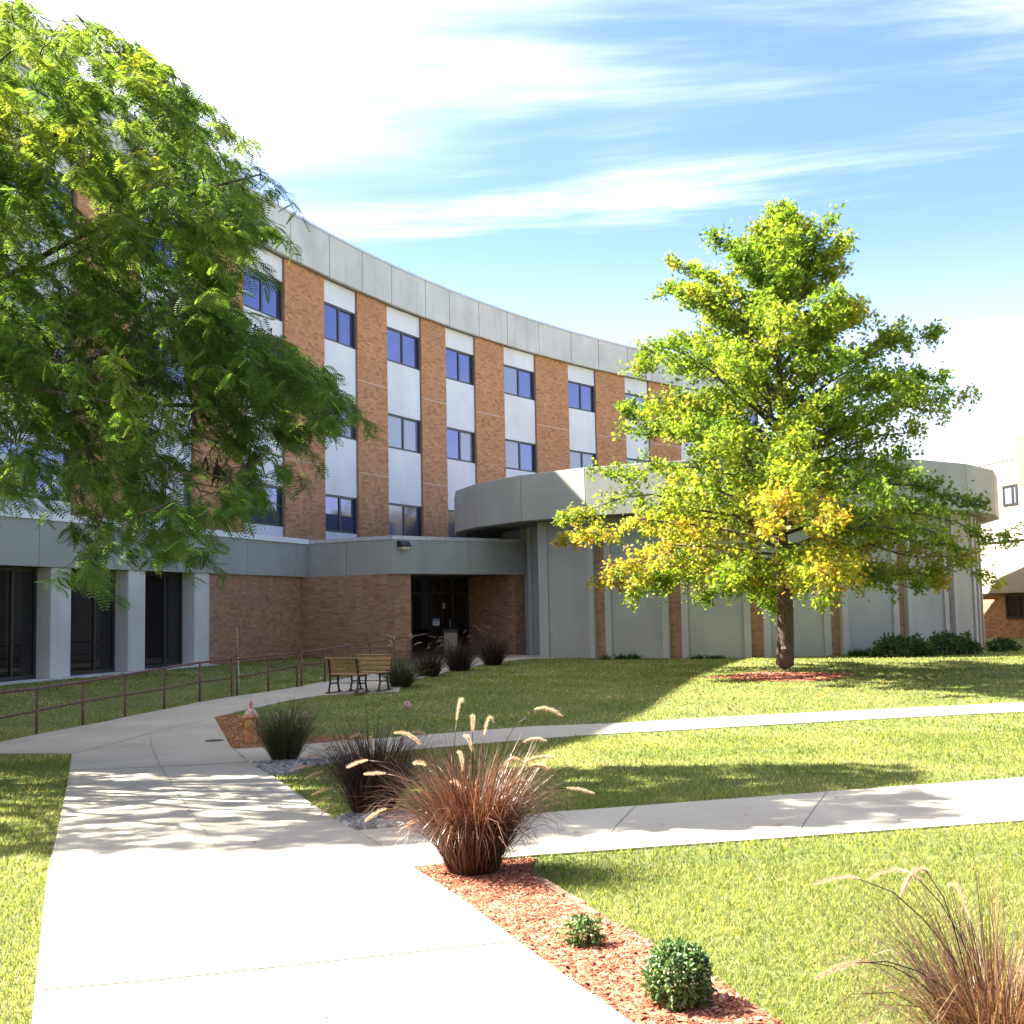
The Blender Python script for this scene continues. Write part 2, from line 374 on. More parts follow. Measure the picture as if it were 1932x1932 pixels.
M['chip'] = mat('mulch_chip', lambda k: k.prin(k.ramp(k.attr('tint'), (0, (.11, .026, .013)), (.45, (.26, .068, .03)), (.8, (.40, .14, .07)), (1, (.55, .32, .2))), .9))
M['dryleaf'] = mat('dry_leaf', leafy([(0, (.20, .12, .03)), (1, (.42, .30, .07))], (1.3, 1.2, 1.0), .3))
M['edging'] = mat('brick_edging', lambda k: k.prin(k.ramp(k.noise(12, 3, k.pos()).outputs['Fac'], (.35, (.13, .07, .045)), (.7, (.22, .13, .09))), .9))
M['farconc'] = mat('cream_concrete', concrete((.42, .36, .29), .06, .25))
M['stake'] = mat('stake_fibreglass', lambda k: k.prin(k.ramp(k.N('ShaderNodeTexCoord').outputs['Object'], (0.0, (.3, .5, .25)), (1, (.45, .5, .35))), .5))
M['stake_red'] = mat('stake_tape', lambda k: k.prin((.45, .17, .11), .6))

# ------------------------------------------------------------------ ground, walks, beds
xs = np.concatenate([[-1500, -600, -250, -120, -70], np.arange(-40, 41, 1.0), [50, 70, 120, 250, 600, 1500]])
ys = np.concatenate([[-400, -120, -40, -20], np.arange(-10, 61, 1.0), [80, 120, 200, 400, 800, 2000]])
X, Y = np.meshgrid(xs, ys); Z = terrain(X, Y)
nx, ny = len(xs), len(ys); idx = np.arange(nx * ny).reshape(ny, nx)
big_mesh('lawn_ground', np.stack([X, Y, Z], -1).reshape(-1, 3), np.stack([idx[:-1, :-1], idx[:-1, 1:], idx[1:, 1:], idx[1:, :-1]], -1).reshape(-1, 4), M['lawn'])
tag(bpy.data.objects['lawn_ground'], 'mown lawn with shade and sunlit patches around the paths', kind='structure')

def sheet(name, plan, off, m, label=None, drop=.05, kind='structure'):
    plan = [tuple(p[:2]) for p in plan]
    bm = bmesh.new(); vs = [bm.verts.new((p[0], p[1], 0)) for p in plan]; bm.faces.new(vs)
    bmesh.ops.triangulate(bm, faces=bm.faces)
    y0, y1 = min(p[1] for p in plan), max(p[1] for p in plan)
    for k in range(math.ceil(y0), math.floor(y1) + 1):
        bmesh.ops.bisect_plane(bm, geom=bm.verts[:] + bm.edges[:] + bm.faces[:], plane_co=(0, k, 0), plane_no=(0, 1, 0), dist=1e-5)
    for v in bm.verts: v.co.z = float(tz(v.co.y)) + off
    bmesh.ops.recalc_face_normals(bm, faces=bm.faces)
    if bm.faces and sum(f.normal.z for f in bm.faces) < 0: bmesh.ops.reverse_faces(bm, faces=bm.faces)
    r = bmesh.ops.extrude_edge_only(bm, edges=[e for e in bm.edges if e.is_boundary])
    for v in r['geom']:
        if isinstance(v, bmesh.types.BMVert): v.co.z -= drop
    me = bpy.data.meshes.new(name); bm.to_mesh(me); bm.free()
    o = link_mesh(name, me, m); tag(o, label, kind=kind); return o
def G(pts): return [gp(*p)[:2] for p in pts]
def ext(p, q, L):                         # a point L metres beyond q on the line p->q
    p, q = np.array(p[:2]), np.array(q[:2]); d = (q - p) / np.linalg.norm(q - p); return q + d * L

left_edge = G([(66, 1880), (75, 1790), (90, 1650), (106, 1584), (126, 1490), (136, 1424)])
le0 = ext(left_edge[2], left_edge[0], 6)
ramp_left = G([(0, 1402), (67, 1388), (156, 1371), (236, 1354.5), (310, 1340), (377, 1326), (437, 1316), (506, 1306), (560, 1297.5), (640, 1283), (762, 1259.5), (778, 1250)])
rl0 = ext(ramp_left[1], ramp_left[0], 5)
back = G([(782, 1237), (1000, 1236), (1112, 1238.5)])
ramp_right = G([(1112, 1241), (1007, 1243), (945, 1249), (879, 1261), (801, 1279), (762, 1289), (752, 1306), (611, 1313), (552, 1321.5), (469, 1339.6), (404.5, 1355)])
right_edge = G([(439, 1415), (455, 1430), (472, 1442), (513, 1465.7), (586.6, 1518.8), (635, 1551), (670, 1570), (733, 1610), (778, 1640), (868, 1699), (978, 1784), (1061, 1845), (1171, 1922)])
re1 = ext(right_edge[-3], right_edge[-1], 4)
jl = G([(0, 1424), ]); jl0 = ext(G([(136, 1424)])[0], jl[0], 5)
walk = [le0] + left_edge + [jl[0], jl0, rl0] + ramp_left + back + ramp_right + right_edge + [re1, (re1[0], -4), (le0[0], -4)]
sheet('main_walkway', walk, .020, M['walk'], 'wide concrete walkway running from the foreground to the shaded entrance')
p2 = G([(440, 1415), (512, 1411), (640, 1400), (803, 1388), (1007, 1371.7), (1184, 1365), (1302, 1357), (1618, 1341.6), (1932, 1326)])
p2e = ext(p2[-2], p2[-1], 25)
p2b = G([(1932, 1344), (1617, 1359.6), (1302, 1377.5), (1113, 1388), (1007, 1396), (803, 1414), (640, 1429), (560, 1438), (473, 1442)])
path2 = p2 + [p2e, ext(p2b[1], p2b[0], 25)] + p2b
sheet('far_path', path2, .016, M['walk'], 'narrow concrete path crossing the lawn behind the fountain grass')
p1 = G([(671, 1570), (733, 1565), (880, 1549), (1061, 1533.8), (1418, 1507), (1932, 1469)])
p1b = G([(1932, 1551), (1418, 1588), (1005, 1617.5), (880, 1629), (779, 1639.5)])
path1 = p1 + [ext(p1[-2], p1[-1], 20), ext(p1b[1], p1b[0], 20)] + p1b
sheet('near_path', path1, .016, M['walk'], 'sunlit concrete path leading right from the walkway')
bed = right_edge[8:] + [re1] + G([(1500, 1960), (1452, 1922), (1341, 1847.7), (1231, 1787), (1132, 1732), (1028, 1677), (1000, 1645), (1010, 1622), (880, 1633)])
bedp = [p for p in bed]
sheet('mulch_bed', bedp, .012, M['mulch'], 'red bark mulch bed along the right side of the walkway')
hyd_bed = G([(404.5, 1355), (445, 1347), (470, 1362), (500, 1388), (600, 1392), (640, 1388), (700, 1395), (640, 1400), (512, 1411), (440, 1415)])
sheet('hydrant_mulch', hyd_bed, .012, M['mulch'], 'dark red mulch patch around the hydrant')
gravel_a = G([(474, 1443), (560, 1439), (600, 1437), (665, 1430), (690, 1436), (640, 1444), (580, 1446), (560, 1456), (530, 1466), (513, 1465)])
gravel_b = G([(635, 1550), (650, 1540), (720, 1532), (790, 1540), (800, 1557), (733, 1564), (671, 1569)])
for nm, pl, lb in (('gravel_patch', gravel_a, 'grey gravel patch by the hydrant grass'), ('gravel_strip', gravel_b, 'grey gravel under the dark fountain grass')):
    sheet(nm, pl, .010, M['mulch'], lb)
ring_c = gp(1478, 1277)
ring = [(ring_c[0] + (1.55 + .18 * math.sin(5 * a) + .1 * math.sin(9 * a)) * math.cos(a), ring_c[1] + (1.25 + .15 * math.sin(4 * a + 1)) * math.sin(a)) for a in np.linspace(0, 2 * math.pi, 36, endpoint=False)]
sheet('tree_mulch', ring, .012, M['mulch'], 'ring of bark mulch around the oak trunk')

# paving joints: thin grooves
def strip_on(plan, w=.012):
    out = []; P = [np.array(p[:2]) for p in plan]
    for i, p in enumerate(P):
        d = P[min(i + 1, len(P) - 1)] - P[max(i - 1, 0)]; d /= np.linalg.norm(d); n = np.array([-d[1], d[0]]) * w / 2; out.append((p + n, p - n))
    return [a for a, b in out] + [b for a, b in out][::-1]
jn = [([(282, 1386), (289, 1418), (303, 1450), (323, 1480), (357, 1532.6), (386, 1572.6), (416, 1612.6), (470, 1697), (545, 1820), (615, 1930)], .016),
      ([(134, 1456), (303, 1450), (466, 1441)], .014), ([(136, 1424), (282, 1386), (404, 1356)], .012), ([(72, 1877), (300, 1857), (548, 1830), (970, 1784)], .010),
      ([(96, 1652), (440, 1655), (760, 1634)], .007), ([(671, 1570), (735, 1610), (778, 1640)], .012), ([(439, 1415), (472, 1442)], .012), ([(552, 1322), (560, 1298)], .01),
      ([(1185, 1365), (1113, 1388)], .007), ([(1200, 1523), (1120, 1609)], .005), ([(1560, 1497), (1500, 1582)], .005), ([(560, 1790), (1000, 1990)], .0001)]
for pl, w in jn[:-1]:
    g = G(pl); dense = []
    for a, b in zip(g[:-1], g[1:]):
        for t in np.linspace(0, 1, 5)[:-1]: dense.append(a + (b - a) * t)
    sheet('paving_joint', strip_on(dense + [g[-1]], w), .024, M['joint'], drop=.003)

# point-in-polygon masks for grass
def inside(P, poly):
    poly = np.array([p[:2] for p in poly]); x, y = P[:, 0], P[:, 1]; r = np.zeros(len(P), bool); j = len(poly) - 1
    for i in range(len(poly)):
        xi, yi = poly[i]; xj, yj = poly[j]
        c = ((yi > y) != (yj > y)) & (x < (xj - xi) * (y - yi) / (yj - yi + 1e-12) + xi); r ^= c; j = i
    return r

# ------------------------------------------------------------------ the curved office block
FC = np.array([62.51, 17.262]); FR = 76.243
def facade_px(px, py=800):
    d = ray(px, py)[:2]; d = d / np.linalg.norm(d)
    if px < 458:
        A = np.array([-9.65, 42.0]); e = np.array([-.34, -1.0]); t, s = np.linalg.solve(np.array([[d[0], -e[0]], [d[1], -e[1]]]), A); return d * t
    B = d @ FC; return d * (B + math.sqrt(B * B - FC @ FC + FR * FR))
edges_px = [0, 140, 262, 365, 458, 537, 612, 675, 731, 796, 842, 898, 952, 1012, 1073, 1125, 1180, 1225, 1283, 1330, 1385, 1432]
edg = [facade_px(p) for p in edges_px]
kinds = ['bay' if i % 2 == 0 else 'pier' for i in range(len(edg) - 1)]
# three more modules to the left, beyond the frame, down to the end wall
e_l = np.array([-.34, -1.0]) / math.hypot(.34, 1); p = edg[0]; 
for w, kd in ((3.3, 'pier'), (3.3, 'bay'), (3.3, 'pier'), (3.0, 'bay')):
    p = p + e_l * w; edg.insert(0, p); kinds.insert(0, kd)
nrm = []
for i in range(len(edg)):
    a, b = edg[max(i - 1, 0)], edg[min(i + 1, len(edg) - 1)]; d = (b - a) / np.linalg.norm(b - a); nrm.append(np.array([d[1], -d[0]]))
office = empty('office_building', (-9.0, 45.0, 0), 'long curved four storey office block with orange brick piers and low grey entrance wing', 'building')
def quad(i, j, o0, o1): return [edg[i] + nrm[i] * o1, edg[j] + nrm[j] * o1, edg[j] + nrm[j] * o0, edg[i] + nrm[i] * o0]
body = MB(); bp = [e - n * .32 for e, n in zip(edg, nrm)]; back_pts = [e - n * 16 for e, n in zip(edg, nrm)]
for i in range(len(edg) - 1): body.prism([bp[i], bp[i + 1], back_pts[i + 1], back_pts[i]], 0, 16.3)
body.build('wall', M['brick'], office)
roofm = MB()
for i in range(len(edg) - 1): roofm.prism([bp[i], bp[i + 1], back_pts[i + 1], back_pts[i]], 16.303, 16.4)
roofm.build('roof', M['roof'], office)
FL = [(12.95, 14.52), (9.0, 10.57), (4.99, 6.53)]           # window sills and heads
BL = [14.52, 12.95, 10.57, 9.0, 6.53, 4.99]
for i, kd in enumerate(kinds):
    a, b = edg[i], edg[i + 1]; L = float(np.linalg.norm(b - a))
    if kd == 'pier':
        pr = MB().wall(a, b, -.3, .03, 0, 15.449).build('brick_pier', M['brick'], office)
        for z in (7.62, 11.62): MB().wall(a, b, .03, .034, z, z + .045).build('mortar_line', M['mortar'], pr)
    else:
        for z0, z1 in ((14.522, 15.449), (10.572, 12.948), (6.532, 8.998), (2.0, 4.988)):
            MB().wall(a, b, -.3, -.07, z0, z1, .03, .03).build('spandrel', M['spandrel'], office)
        cl = MB()
        for s_ in (0, 1):
            if s_ == 0: cl.wall(a, b, -.3, -.05, 2.0, 15.44, .002, L - .028)
            else: cl.wall(a, b, -.3, -.05, 2.0, 15.44, L - .028, .002)
        cl.build('edge_sealant', M['sealant'], office)
        for fi, (z0, z1) in enumerate(FL):
            f = MB(); t = .09; o0, o1 = -.28, -.10
            f.wall(a, b, o0, o1, z0, z0 + t, .03, .03); f.wall(a, b, o0, o1, z1 - t, z1, .03, .03)
            f.wall(a, b, o0, o1, z0 + t, z1 - t, .03, L - .03 - t); f.wall(a, b, o0, o1, z0 + t, z1 - t, L - .03 - t, .03)
            f.wall(a, b, o0, o1, z0 + t, z1 - t, L / 2 - .06, L / 2 - .06)
            fo = f.build('window', M['frame'], office)
            h = (i * 7 + fi * 5) % 11
            for s_ in (0, 1):
                bl = (h in (1, 4, 8)) or (h in (2, 6) and s_ == 0)
                if fi == 0 and i < 12: bl = False
                if fi == 1 and i > 12: bl = (h + s_) % 4 != 0
                ga, gb = (.03 + t, L / 2 + .06) if s_ == 0 else (L / 2 + .06, .03 + t)
                MB().wall(a, b, -.26, -.17 if s_ else -.14, z0 + t, z1 - t, ga, gb).build('pane', M['glass_blind'] if bl else M['glass'], fo)
# parapet of precast panels with dark joints, metal coping
for i in range(len(edg) - 1):
    MB().wall(edg[i] + nrm[i] * .30, edg[i + 1] + nrm[i + 1] * .30, -.45, 0, 15.45, 17.2, .022, .022).build('parapet_panel', M['conc'], office, bevel=.01)
cb = MB(); jb = MB()
for i in range(len(edg) - 1):
    cb.prism(quad(i, i + 1, -.2, .34), 17.203, 17.30)
    jb.prism(quad(i, i + 1, -.30, .24), 15.47, 17.19)
cb.build('coping', M['coping'], office); jb.build('parapet_core', M['sealant'], office)
sf = MB()
for i in range(len(edg) - 1): sf.prism(quad(i, i + 1, -.12, .14), 15.4495, 15.468)
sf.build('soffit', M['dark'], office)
hp = facade_px(745); nn_ = np.array([FC - hp]).ravel() / FR
hb = hp - nn_ * 1.2
hz = MB(); hz.wall(hb, hb + np.array([1.9, 2.9]), -1.6, 0, 16.4, 17.75); hz.build('roof_hatch', M['coping'], office, bevel=.02)

# low entrance wing: line L (left), K corner, Mc corner, N end
LP, LQ = np.array([-12.05, 27.6]), np.array([-7.3, 41.7])
KC, MC, NC = LQ, np.array([-4.1, 39.9]), np.array([.95, 44.25])
ldir = (LP - LQ) / np.linalg.norm(LP - LQ); A0 = LP + ldir * 7.5
ZT, ZB = 4.25, 2.97
nl = np.array([(LQ - LP)[1], -(LQ - LP)[0]]); nl /= np.linalg.norm(nl)
def onL(px, off=0.0): return col_hit(px, LP + nl * off, LQ + nl * off)
def fascia(p, q, jpx, white=False):
    pts = [np.array(p)] + [col_hit(x, p, q) for x in jpx] + [np.array(q)]
    for a, b in zip(pts[:-1], pts[1:]):
        if np.linalg.norm(b - a) < .05: continue
        MB().wall(a, b, -.18, 0, ZB, ZT - (.122 if white else .1), .008, .008).build('fascia_panel', M['conc_green'], office, bevel=.008)
        if white: MB().wall(a, b, -.40, .05, ZT - .12, ZT + .06, 0, 0).build('coping', M['white'], office)  # metal coping in white: its bright sky reflection put into the colour
        else: MB().wall(a, b, -.40, .02, ZT - .098, ZT + .03, 0, 0).build('coping', M['coping'], office)
        MB().wall(a, b, -.30, -.184, ZB + .02, ZT - .11).build('fascia_backing', M['sealant'], office)
fascia(A0, KC, [-190, -100, -10, 73.5, 165, 262, 356, 467, 562], True)
fascia(KC - (MC - KC) * .045, MC, [653.8])
fascia(MC, NC, [886])
fl_dir = np.array([.34, 1.0]) / math.hypot(.34, 1)
wr = [A0 - nl * .31, KC + np.array([-.18, .45]), MC + np.array([-.02, .32]), NC + np.array([-.2, .3]), np.array([-1.0, 51.0]), np.array([-5.9, 50.0]), np.array([-9.9, 42.5]), A0 - nl * 2.5]
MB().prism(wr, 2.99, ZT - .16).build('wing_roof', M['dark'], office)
# plinth slab under the colonnade
MB().prism([A0 + nl * .25, onL(398) + nl * .25, onL(398) - nl * 2.2, A0 - nl * 2.2], -.4, .20).build('plinth', M['conc'], office)
# columns and recessed dark glazing
colpx = [(100, 138), (245.6, 277.5), (370.5, 398)]
first = [col_hit(p, LP, LQ) for p in colpx[0]]; second = [col_hit(p, LP, LQ) for p in colpx[1]]
stepv = first[0] - second[0]
cols = [(col_hit(a, LP, LQ), col_hit(b, LP, LQ)) for a, b in colpx] + [(first[0] + stepv * k, first[1] + stepv * k) for k in (1, 2, 3)]
for a, b in cols:
    MB().wall(a, b, -.62, -.05, .201, 2.969).build('column', M['conc'], office, bevel=.015)
gl0 = cols[2][1]; srt = sorted([c for c in cols], key=lambda c: c[0][1])
for k in range(len(srt) - 1):
    a, b = srt[k][1], srt[k + 1][0]; L = float(np.linalg.norm(b - a)); f = MB(); o0, o1 = -.56, -.48
    f.wall(a, b, o0, o1, .201, .30, .0, 0); f.wall(a, b, o0, o1, 2.87, 2.968, 0, 0)
    for t in (0, .62):
        f.wall(a, b, o0, o1, .30, 2.87, max(t * L, .004), L - max(t * L, .004) - .08)
    f.wall(a, b, o0, o1, .30, 2.87, L - .085, .005)
    fo = f.build('storefront', M['frame'], office)
    MB().wall(a, b, -.55, -.52, .30, 2.87, .085, L * .38).build('pane', M['glass_dark'], fo)
    MB().wall(a, b, -.55, -.515, .30, 2.87, .62 * L + .08, .085).build('pane', M['glass_dark'], fo)
# brick walls of the wing
w1a, w1b = onL(398), onL(572)
corner = onL(570); 
kd_ = (MC - KC) / np.linalg.norm(MC - KC); nk = np.array([kd_[1], -kd_[0]])
K2, M2 = col_hit(570, LP - nl * .06, LQ - nl * .06), col_hit(742, KC - nk * .06, MC - nk * .06)
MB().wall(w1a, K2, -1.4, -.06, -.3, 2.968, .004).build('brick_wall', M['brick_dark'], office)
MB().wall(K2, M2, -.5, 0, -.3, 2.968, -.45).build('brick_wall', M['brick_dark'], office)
md = (NC - MC) / np.linalg.norm(NC - MC); nm_ = np.array([md[1], -md[0]])
def onM(px, off=-.06): return col_hit(px, MC + nm_ * off, NC + nm_ * off)
pA, pB, pC, pD = onM(743), onM(775), onM(970), onM(1012)
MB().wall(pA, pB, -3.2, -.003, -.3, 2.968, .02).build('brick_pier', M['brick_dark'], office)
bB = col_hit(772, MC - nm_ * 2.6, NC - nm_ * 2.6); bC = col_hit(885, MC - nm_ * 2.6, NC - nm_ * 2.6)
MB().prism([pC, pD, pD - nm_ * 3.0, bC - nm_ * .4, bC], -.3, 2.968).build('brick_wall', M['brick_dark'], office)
# doors
dl = float(np.linalg.norm(bC - bB)); f = MB()
f.wall(bB, bC, -.1, 0, 2.3, 2.4); f.wall(bB, bC, -.1, 0, 2.87, 2.966); f.wall(bB, bC, -.1, 0, .02, .14)
for t in (0.02, .34, .52, .70, .955): f.wall(bB, bC, -.1, .003, .02, 2.968, t * dl, dl - t * dl - .08)
do = f.build('entrance_door', M['frame'], office)
for z0, z1 in ((.14, 2.3), (2.4, 2.87)): MB().wall(bB, bC, -.07, -.04, z0, z1, .05, .05).build('pane', M['glass_dark'], do)
def on_door(px, py, off=.02):
    p = col_hit(px, bB, bC); return p, aty(px, py, p[1])[2]
(pa, za), (pb, zb) = on_door(815, 1167), on_door(827.6, 1180)
MB().wall(pa, pb, .01, .016, zb, za - .09).build('notice', M['white'], do); MB().wall(pa, pb, .01, .017, za - .088, za).build('notice_heading', M['blue'], do)
nt = MB()
for r_ in range(4): nt.wall(pa, pb, .0162, .0175, zb + .045 + r_ * .035, zb + .055 + r_ * .035, .03, .03 + .02 * (r_ % 2))
nt.build('notice_text', M['blue'], do)
(pa, za), (pb, zb) = on_door(834, 1138), on_door(838.5, 1148)
MB().wall(pa, pb, .01, .03, zb, za).build('card_reader', M['beige'], do)
hm = MB(); hc = col_hit(846, bB, bC) + nm_ * .07
hm.tube([(hc[0], hc[1], .95), (hc[0], hc[1], 1.35)], .014); hm.build('handle', M['coping'], do)

# wall lamp on the canopy
lp_ = col_hit(758, MC, NC); lz = aty(758, 1029, lp_[1])[2]
lamp = empty('wall_lamp', (lp_[0] + nm_[0] * .02, lp_[1] + nm_[1] * .02, lz), 'dark box floodlight mounted at the corner of the grey entrance canopy', 'lamp')
u = md
def lampq(o0, o1, z0, z1, h): return [lp_ - u * h + nm_ * o0, lp_ + u * h + nm_ * o0, lp_ + u * h + nm_ * o1, lp_ - u * h + nm_ * o1]
hs = MB(); w_ = .19
for s_ in (-1, 1):
    q = [(lp_ + u * s_ * w_ + nm_ * .025), (lp_ + u * s_ * w_ + nm_ * .30)]
prof = [(.022, lz + .14), (.18, lz + .14), (.32, lz + .0), (.32, lz - .05), (.022, lz - .05)]
for s_ in (-1, 1): hs.face([(*(lp_ + u * s_ * w_ + nm_ * o), z) for o, z in prof])
for k in range(5):
    (o, z), (o2, z2) = prof[k], prof[(k + 1) % 5]
    hs.face([(*(lp_ - u * w_ + nm_ * o), z), (*(lp_ + u * w_ + nm_ * o), z), (*(lp_ + u * w_ + nm_ * o2), z2), (*(lp_ - u * w_ + nm_ * o2), z2)])
hs.build('housing', M['iron'], lamp); MB().prism(lampq(.024, .30, 0, 0, .15), lz - .15, lz - .051).build('lens', M['lens'], lamp, bevel=.02)

# ------------------------------------------------------------------ the round auditorium
RC = np.array([8.3, 47.6]); RFZ = (4.72, 6.33)
def rp(deg, r): return RC + r * np.array([math.sin(R_(deg)), -math.cos(R_(deg))])
aud = empty('round_auditorium', (*RC, 0), 'low round windowless hall of pale grey concrete panels with deep fascia band', 'building')
angs = [-93.6 + 15.1 * k for k in range(0, 24)]            # facet corners, all round but for a last narrow one
angs = [a for a in angs if a < 266.3]
for a, b in zip(angs, angs[1:] + [266.4]):
    p, q = rp(a, 10.7), rp(b, 10.7)
    if np.linalg.norm(q - p) < .2: continue
    MB().wall(p, q, -.45, 0, *RFZ, .012, .012).build('fascia_panel', M['conc_green'], aud, bevel=.012)
    rw = 9.9 if a > -49.5 and a < 200 else 8.75
    p, q = rp(a, rw), rp(b, rw); L = float(np.linalg.norm(q - p))
    MB().wall(p, q, -.3, 0, -.3, 4.70, .36, .36).build('wall_panel', M['conc_green'], aud)
    fm = MB(); fm.wall(p, q, -.28, .08, -.3, 4.702, .20, L - .42); fm.wall(p, q, -.28, .08, -.3, 4.702, L - .42, .20)
    if abs(a + 48.3) < .6: fm.wall(p, q, -1.4, .08, -.3, 4.702, .02, L - .20)
    fm.build('pilaster', M['pil'], aud, bevel=.01)
for a in angs:
    if -49.5 < a < 120:
        if a < -47: continue
        t = np.array([math.cos(R_(a)), math.sin(R_(a))]); c_ = rp(a, 9.86)
        MB().wall(c_ - t * .26, c_ + t * .26, -.3, -.1, -.3, 4.69).build('brick_strip', M['brick_dark'], aud)
core = [rp(a, 10.35) for a in angs]
MB().prism(core, 4.78, 6.20).build('roof', M['roof'], aud)
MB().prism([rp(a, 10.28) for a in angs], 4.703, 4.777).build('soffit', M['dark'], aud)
inner = [rp(a, 8.3 if (a < -48.5 or a > 200) else 9.45) for a in angs]
MB().prism(inner, -.3, 4.699).build('core_wall', M['dark'], aud)

# ------------------------------------------------------------------ cream building at the right edge
fb0, fb1 = np.array([20.4, 56.5]), np.array([23.3, 40.0])
far = empty('annex_building', (21.4, 50, 0), 'sunlit cream concrete annex with small windows at the right edge behind the round hall', 'building')
MB().wall(fb0, fb1, -14, -.25, -1, 1.93).build('brick_base', M['brick'], far)
MB().wall(fb0, fb1, -14, 0, 1.95, 4.22).build('concrete_band', M['farconc'], far, bevel=.02)
MB().wall(fb0, fb1, -14, -.3, 4.222, 7.75).build('upper_wall', M['farconc'], far)
MB().wall(fb0, fb1, -.3, .10, 4.225, 4.36).build('ledge', M['spandrel'], far)
MB().wall(fb0, fb1, -13.9, -.26, 7.752, 7.86).build('coping', M['coping'], far)
def fbx(px): return col_hit(px, fb0, fb1)
for (xa, xb, z0, z1, off) in ((1890, 1918, 5.75, 6.65, -.3), (1886, 1922, .85, 1.9, -.25)):
    a, b = fbx(xa), fbx(xb); L = float(np.linalg.norm(b - a)); f = MB()
    f.wall(a, b, off - .1, off + .04, z0, z0 + .09); f.wall(a, b, off - .1, off + .04, z1 - .09, z1)
    f.wall(a, b, off - .1, off + .04, z0 + .09, z1 - .09, 0, L - .12); f.wall(a, b, off - .1, off + .04, z0 + .09, z1 - .09, L - .12, 0); f.wall(a, b, off - .1, off + .04, z0 + .09, z1 - .09, L * .62, L * .38 - .12)
    fo = f.build('window', M['frame'], far); MB().wall(a, b, off - .05, off + .012, z0 + .09, z1 - .09, .12, .12).build('pane', M['glass_blind'] if z0 > 3 else M['glass_dark'], fo)
MB().wall(fbx(1931), fb1, -.29, .02, 6.5, 8.6).build('brick_pier', M['brick_dark'], far)

# ------------------------------------------------------------------ handrails
def on_ground_col(px, py_base): return gp(px, py_base)
def railing(label, posts, top, mid, group='rusty pipe handrails along the ramp', start_bend=True, tail=None):
    """posts: (px, py of the foot); top/mid: py of the rails at each post"""
    base = [gp(x, y) for x, y in posts]
    def at(i, py): b = base[i]; return np.array([b[0], b[1], aty(posts[i][0], py, b[1])[2]])
    T = [at(i, y) for i, y in enumerate(top)]; Mi = [at(i, y) for i, y in enumerate(mid)]
    root = empty('handrail', tuple(base[0]), label, 'handrail', group)
    r = .024
    tr = MB(); pts = list(T)
    if tail is not None: pts = pts + [tail]
    tr.tube(pts, r, 8); tr.build('top_rail', M['rail'], root)
    mr = MB(); mr.tube(Mi, r * .8, 8); mr.build('mid_rail', M['rail'], root)
    for b, t in zip(base, T):
        MB().tube([b - np.array([0, 0, .1]), t - np.array([0, 0, .01])], r, 8).build('post', M['rail'], root)
    return root, T, base
railing('long rusty pipe handrail along the left edge of the ramp, nearest the camera',
        [(-62, 1413), (68.6, 1387), (156, 1370), (236, 1353.5), (310, 1339), (377, 1325), (437, 1315)],
        [1315, 1298.7, 1286.7, 1273, 1260.4, 1250, 1243], [1367, 1341, 1324, 1311, 1299.6, 1286.7, 1279.6])
railing('short rusty pipe handrail in the middle, just behind the thin marker stake',
        [(447.4, 1313), (506, 1304.5), (560.6, 1297)], [1244, 1237, 1232], [1278, 1267, 1257])
_b = gp(776, 1252)
railing('rusty pipe handrail rising to the entrance behind the two benches',
        [(569, 1296.5), (613, 1288), (657, 1279), (698, 1271), (737, 1263), (776, 1254)], [1231, 1225, 1218.5, 1213, 1207, 1201], [1255, 1250, 1245, 1239, 1233, 1228],
        tail=np.array([*col_hit(803, (_b[0], _b[1]), (_b[0] + 1, _b[1] + .25)), 0.0]) + np.array([0, 0, aty(803, 1196, _b[1] + .2)[2]]))

# marker stake
sb = gp(452, 1311); st_ = aty(447, 1183, sb[1])
stake = empty('marker_stake', tuple(sb), 'thin pale fibreglass marker stake standing beside the handrail gap', 'marker stake')
MB().tube([sb, sb + (st_ - sb) * .55], .012, 6).build('lower_rod', M['stake'], stake)
MB().tube([sb + (st_ - sb) * .551, st_], .009, 6).build('tip_rod', M['stake_red'], stake)

# ------------------------------------------------------------------ benches
def make_bench(label):
    root = empty('bench', (0, 0, 0), label, 'bench', 'wooden slat benches by the ramp')
    W = .50
    for s in (-1, 1):
        x = s * W * .82
        fr = MB()
        # rear leg and back upright in one casting, front leg, seat bearer, tie bar: y+ is the way the bench faces
        def bar(p, q, w=.05, d=.035):
            p, q = Vector(p), Vector(q); v = (q - p); L = v.length; rot = v.to_track_quat('Z', 'Y').to_matrix()
            fr.box((p + q) / 2, (d, w, L), rot)
        bar((x, -.24, .02), (x, -.17, .22)); bar((x, -.17, .21), (x, -.16, .44)); bar((x, -.16, .43), (x, -.25, .86), .045)
        bar((x, .26, .02), (x, .19, .22)); bar((x, .19, .21), (x, .21, .42)); bar((x, -.17, .23), (x, .19, .23), .035); bar((x, -.18, .415), (x, .25, .415), .04)
        fr.box((x, -.24, .02), (.055, .11, .035)); fr.box((x, .26, .02), (.055, .11, .035))
        fr.build('side_frame', M['iron'], root, bevel=.006)
        MB().box((x, .01, -.005), (.16, .66, .03)).build('footing', M['edging'], root)
    MB().tube([(-W * .82, 0, .235), (W * .82, 0, .235)], .011, 6).build('stretcher', M['iron'], root)
    for k in range(4):
        MB().box((0, -.13 + k * .115, .452), (W * 2, .098, .032)).build('seat_slat', M['slat'], root, bevel=.006)
    for k in range(3):
        z = .55 + k * .115; y = -.155 - (z - .44) * .2
        MB().box((0, y + .02, z), (W * 2, .028, .098), Matrix.Rotation(.2, 3, 'X')).build('back_slat', M['slat'], root, bevel=.006)
    MB().box((0, -.235, .87), (W * 2.05, .07, .03)).build('top_slat', M['slat'], root, bevel=.006)
    return root
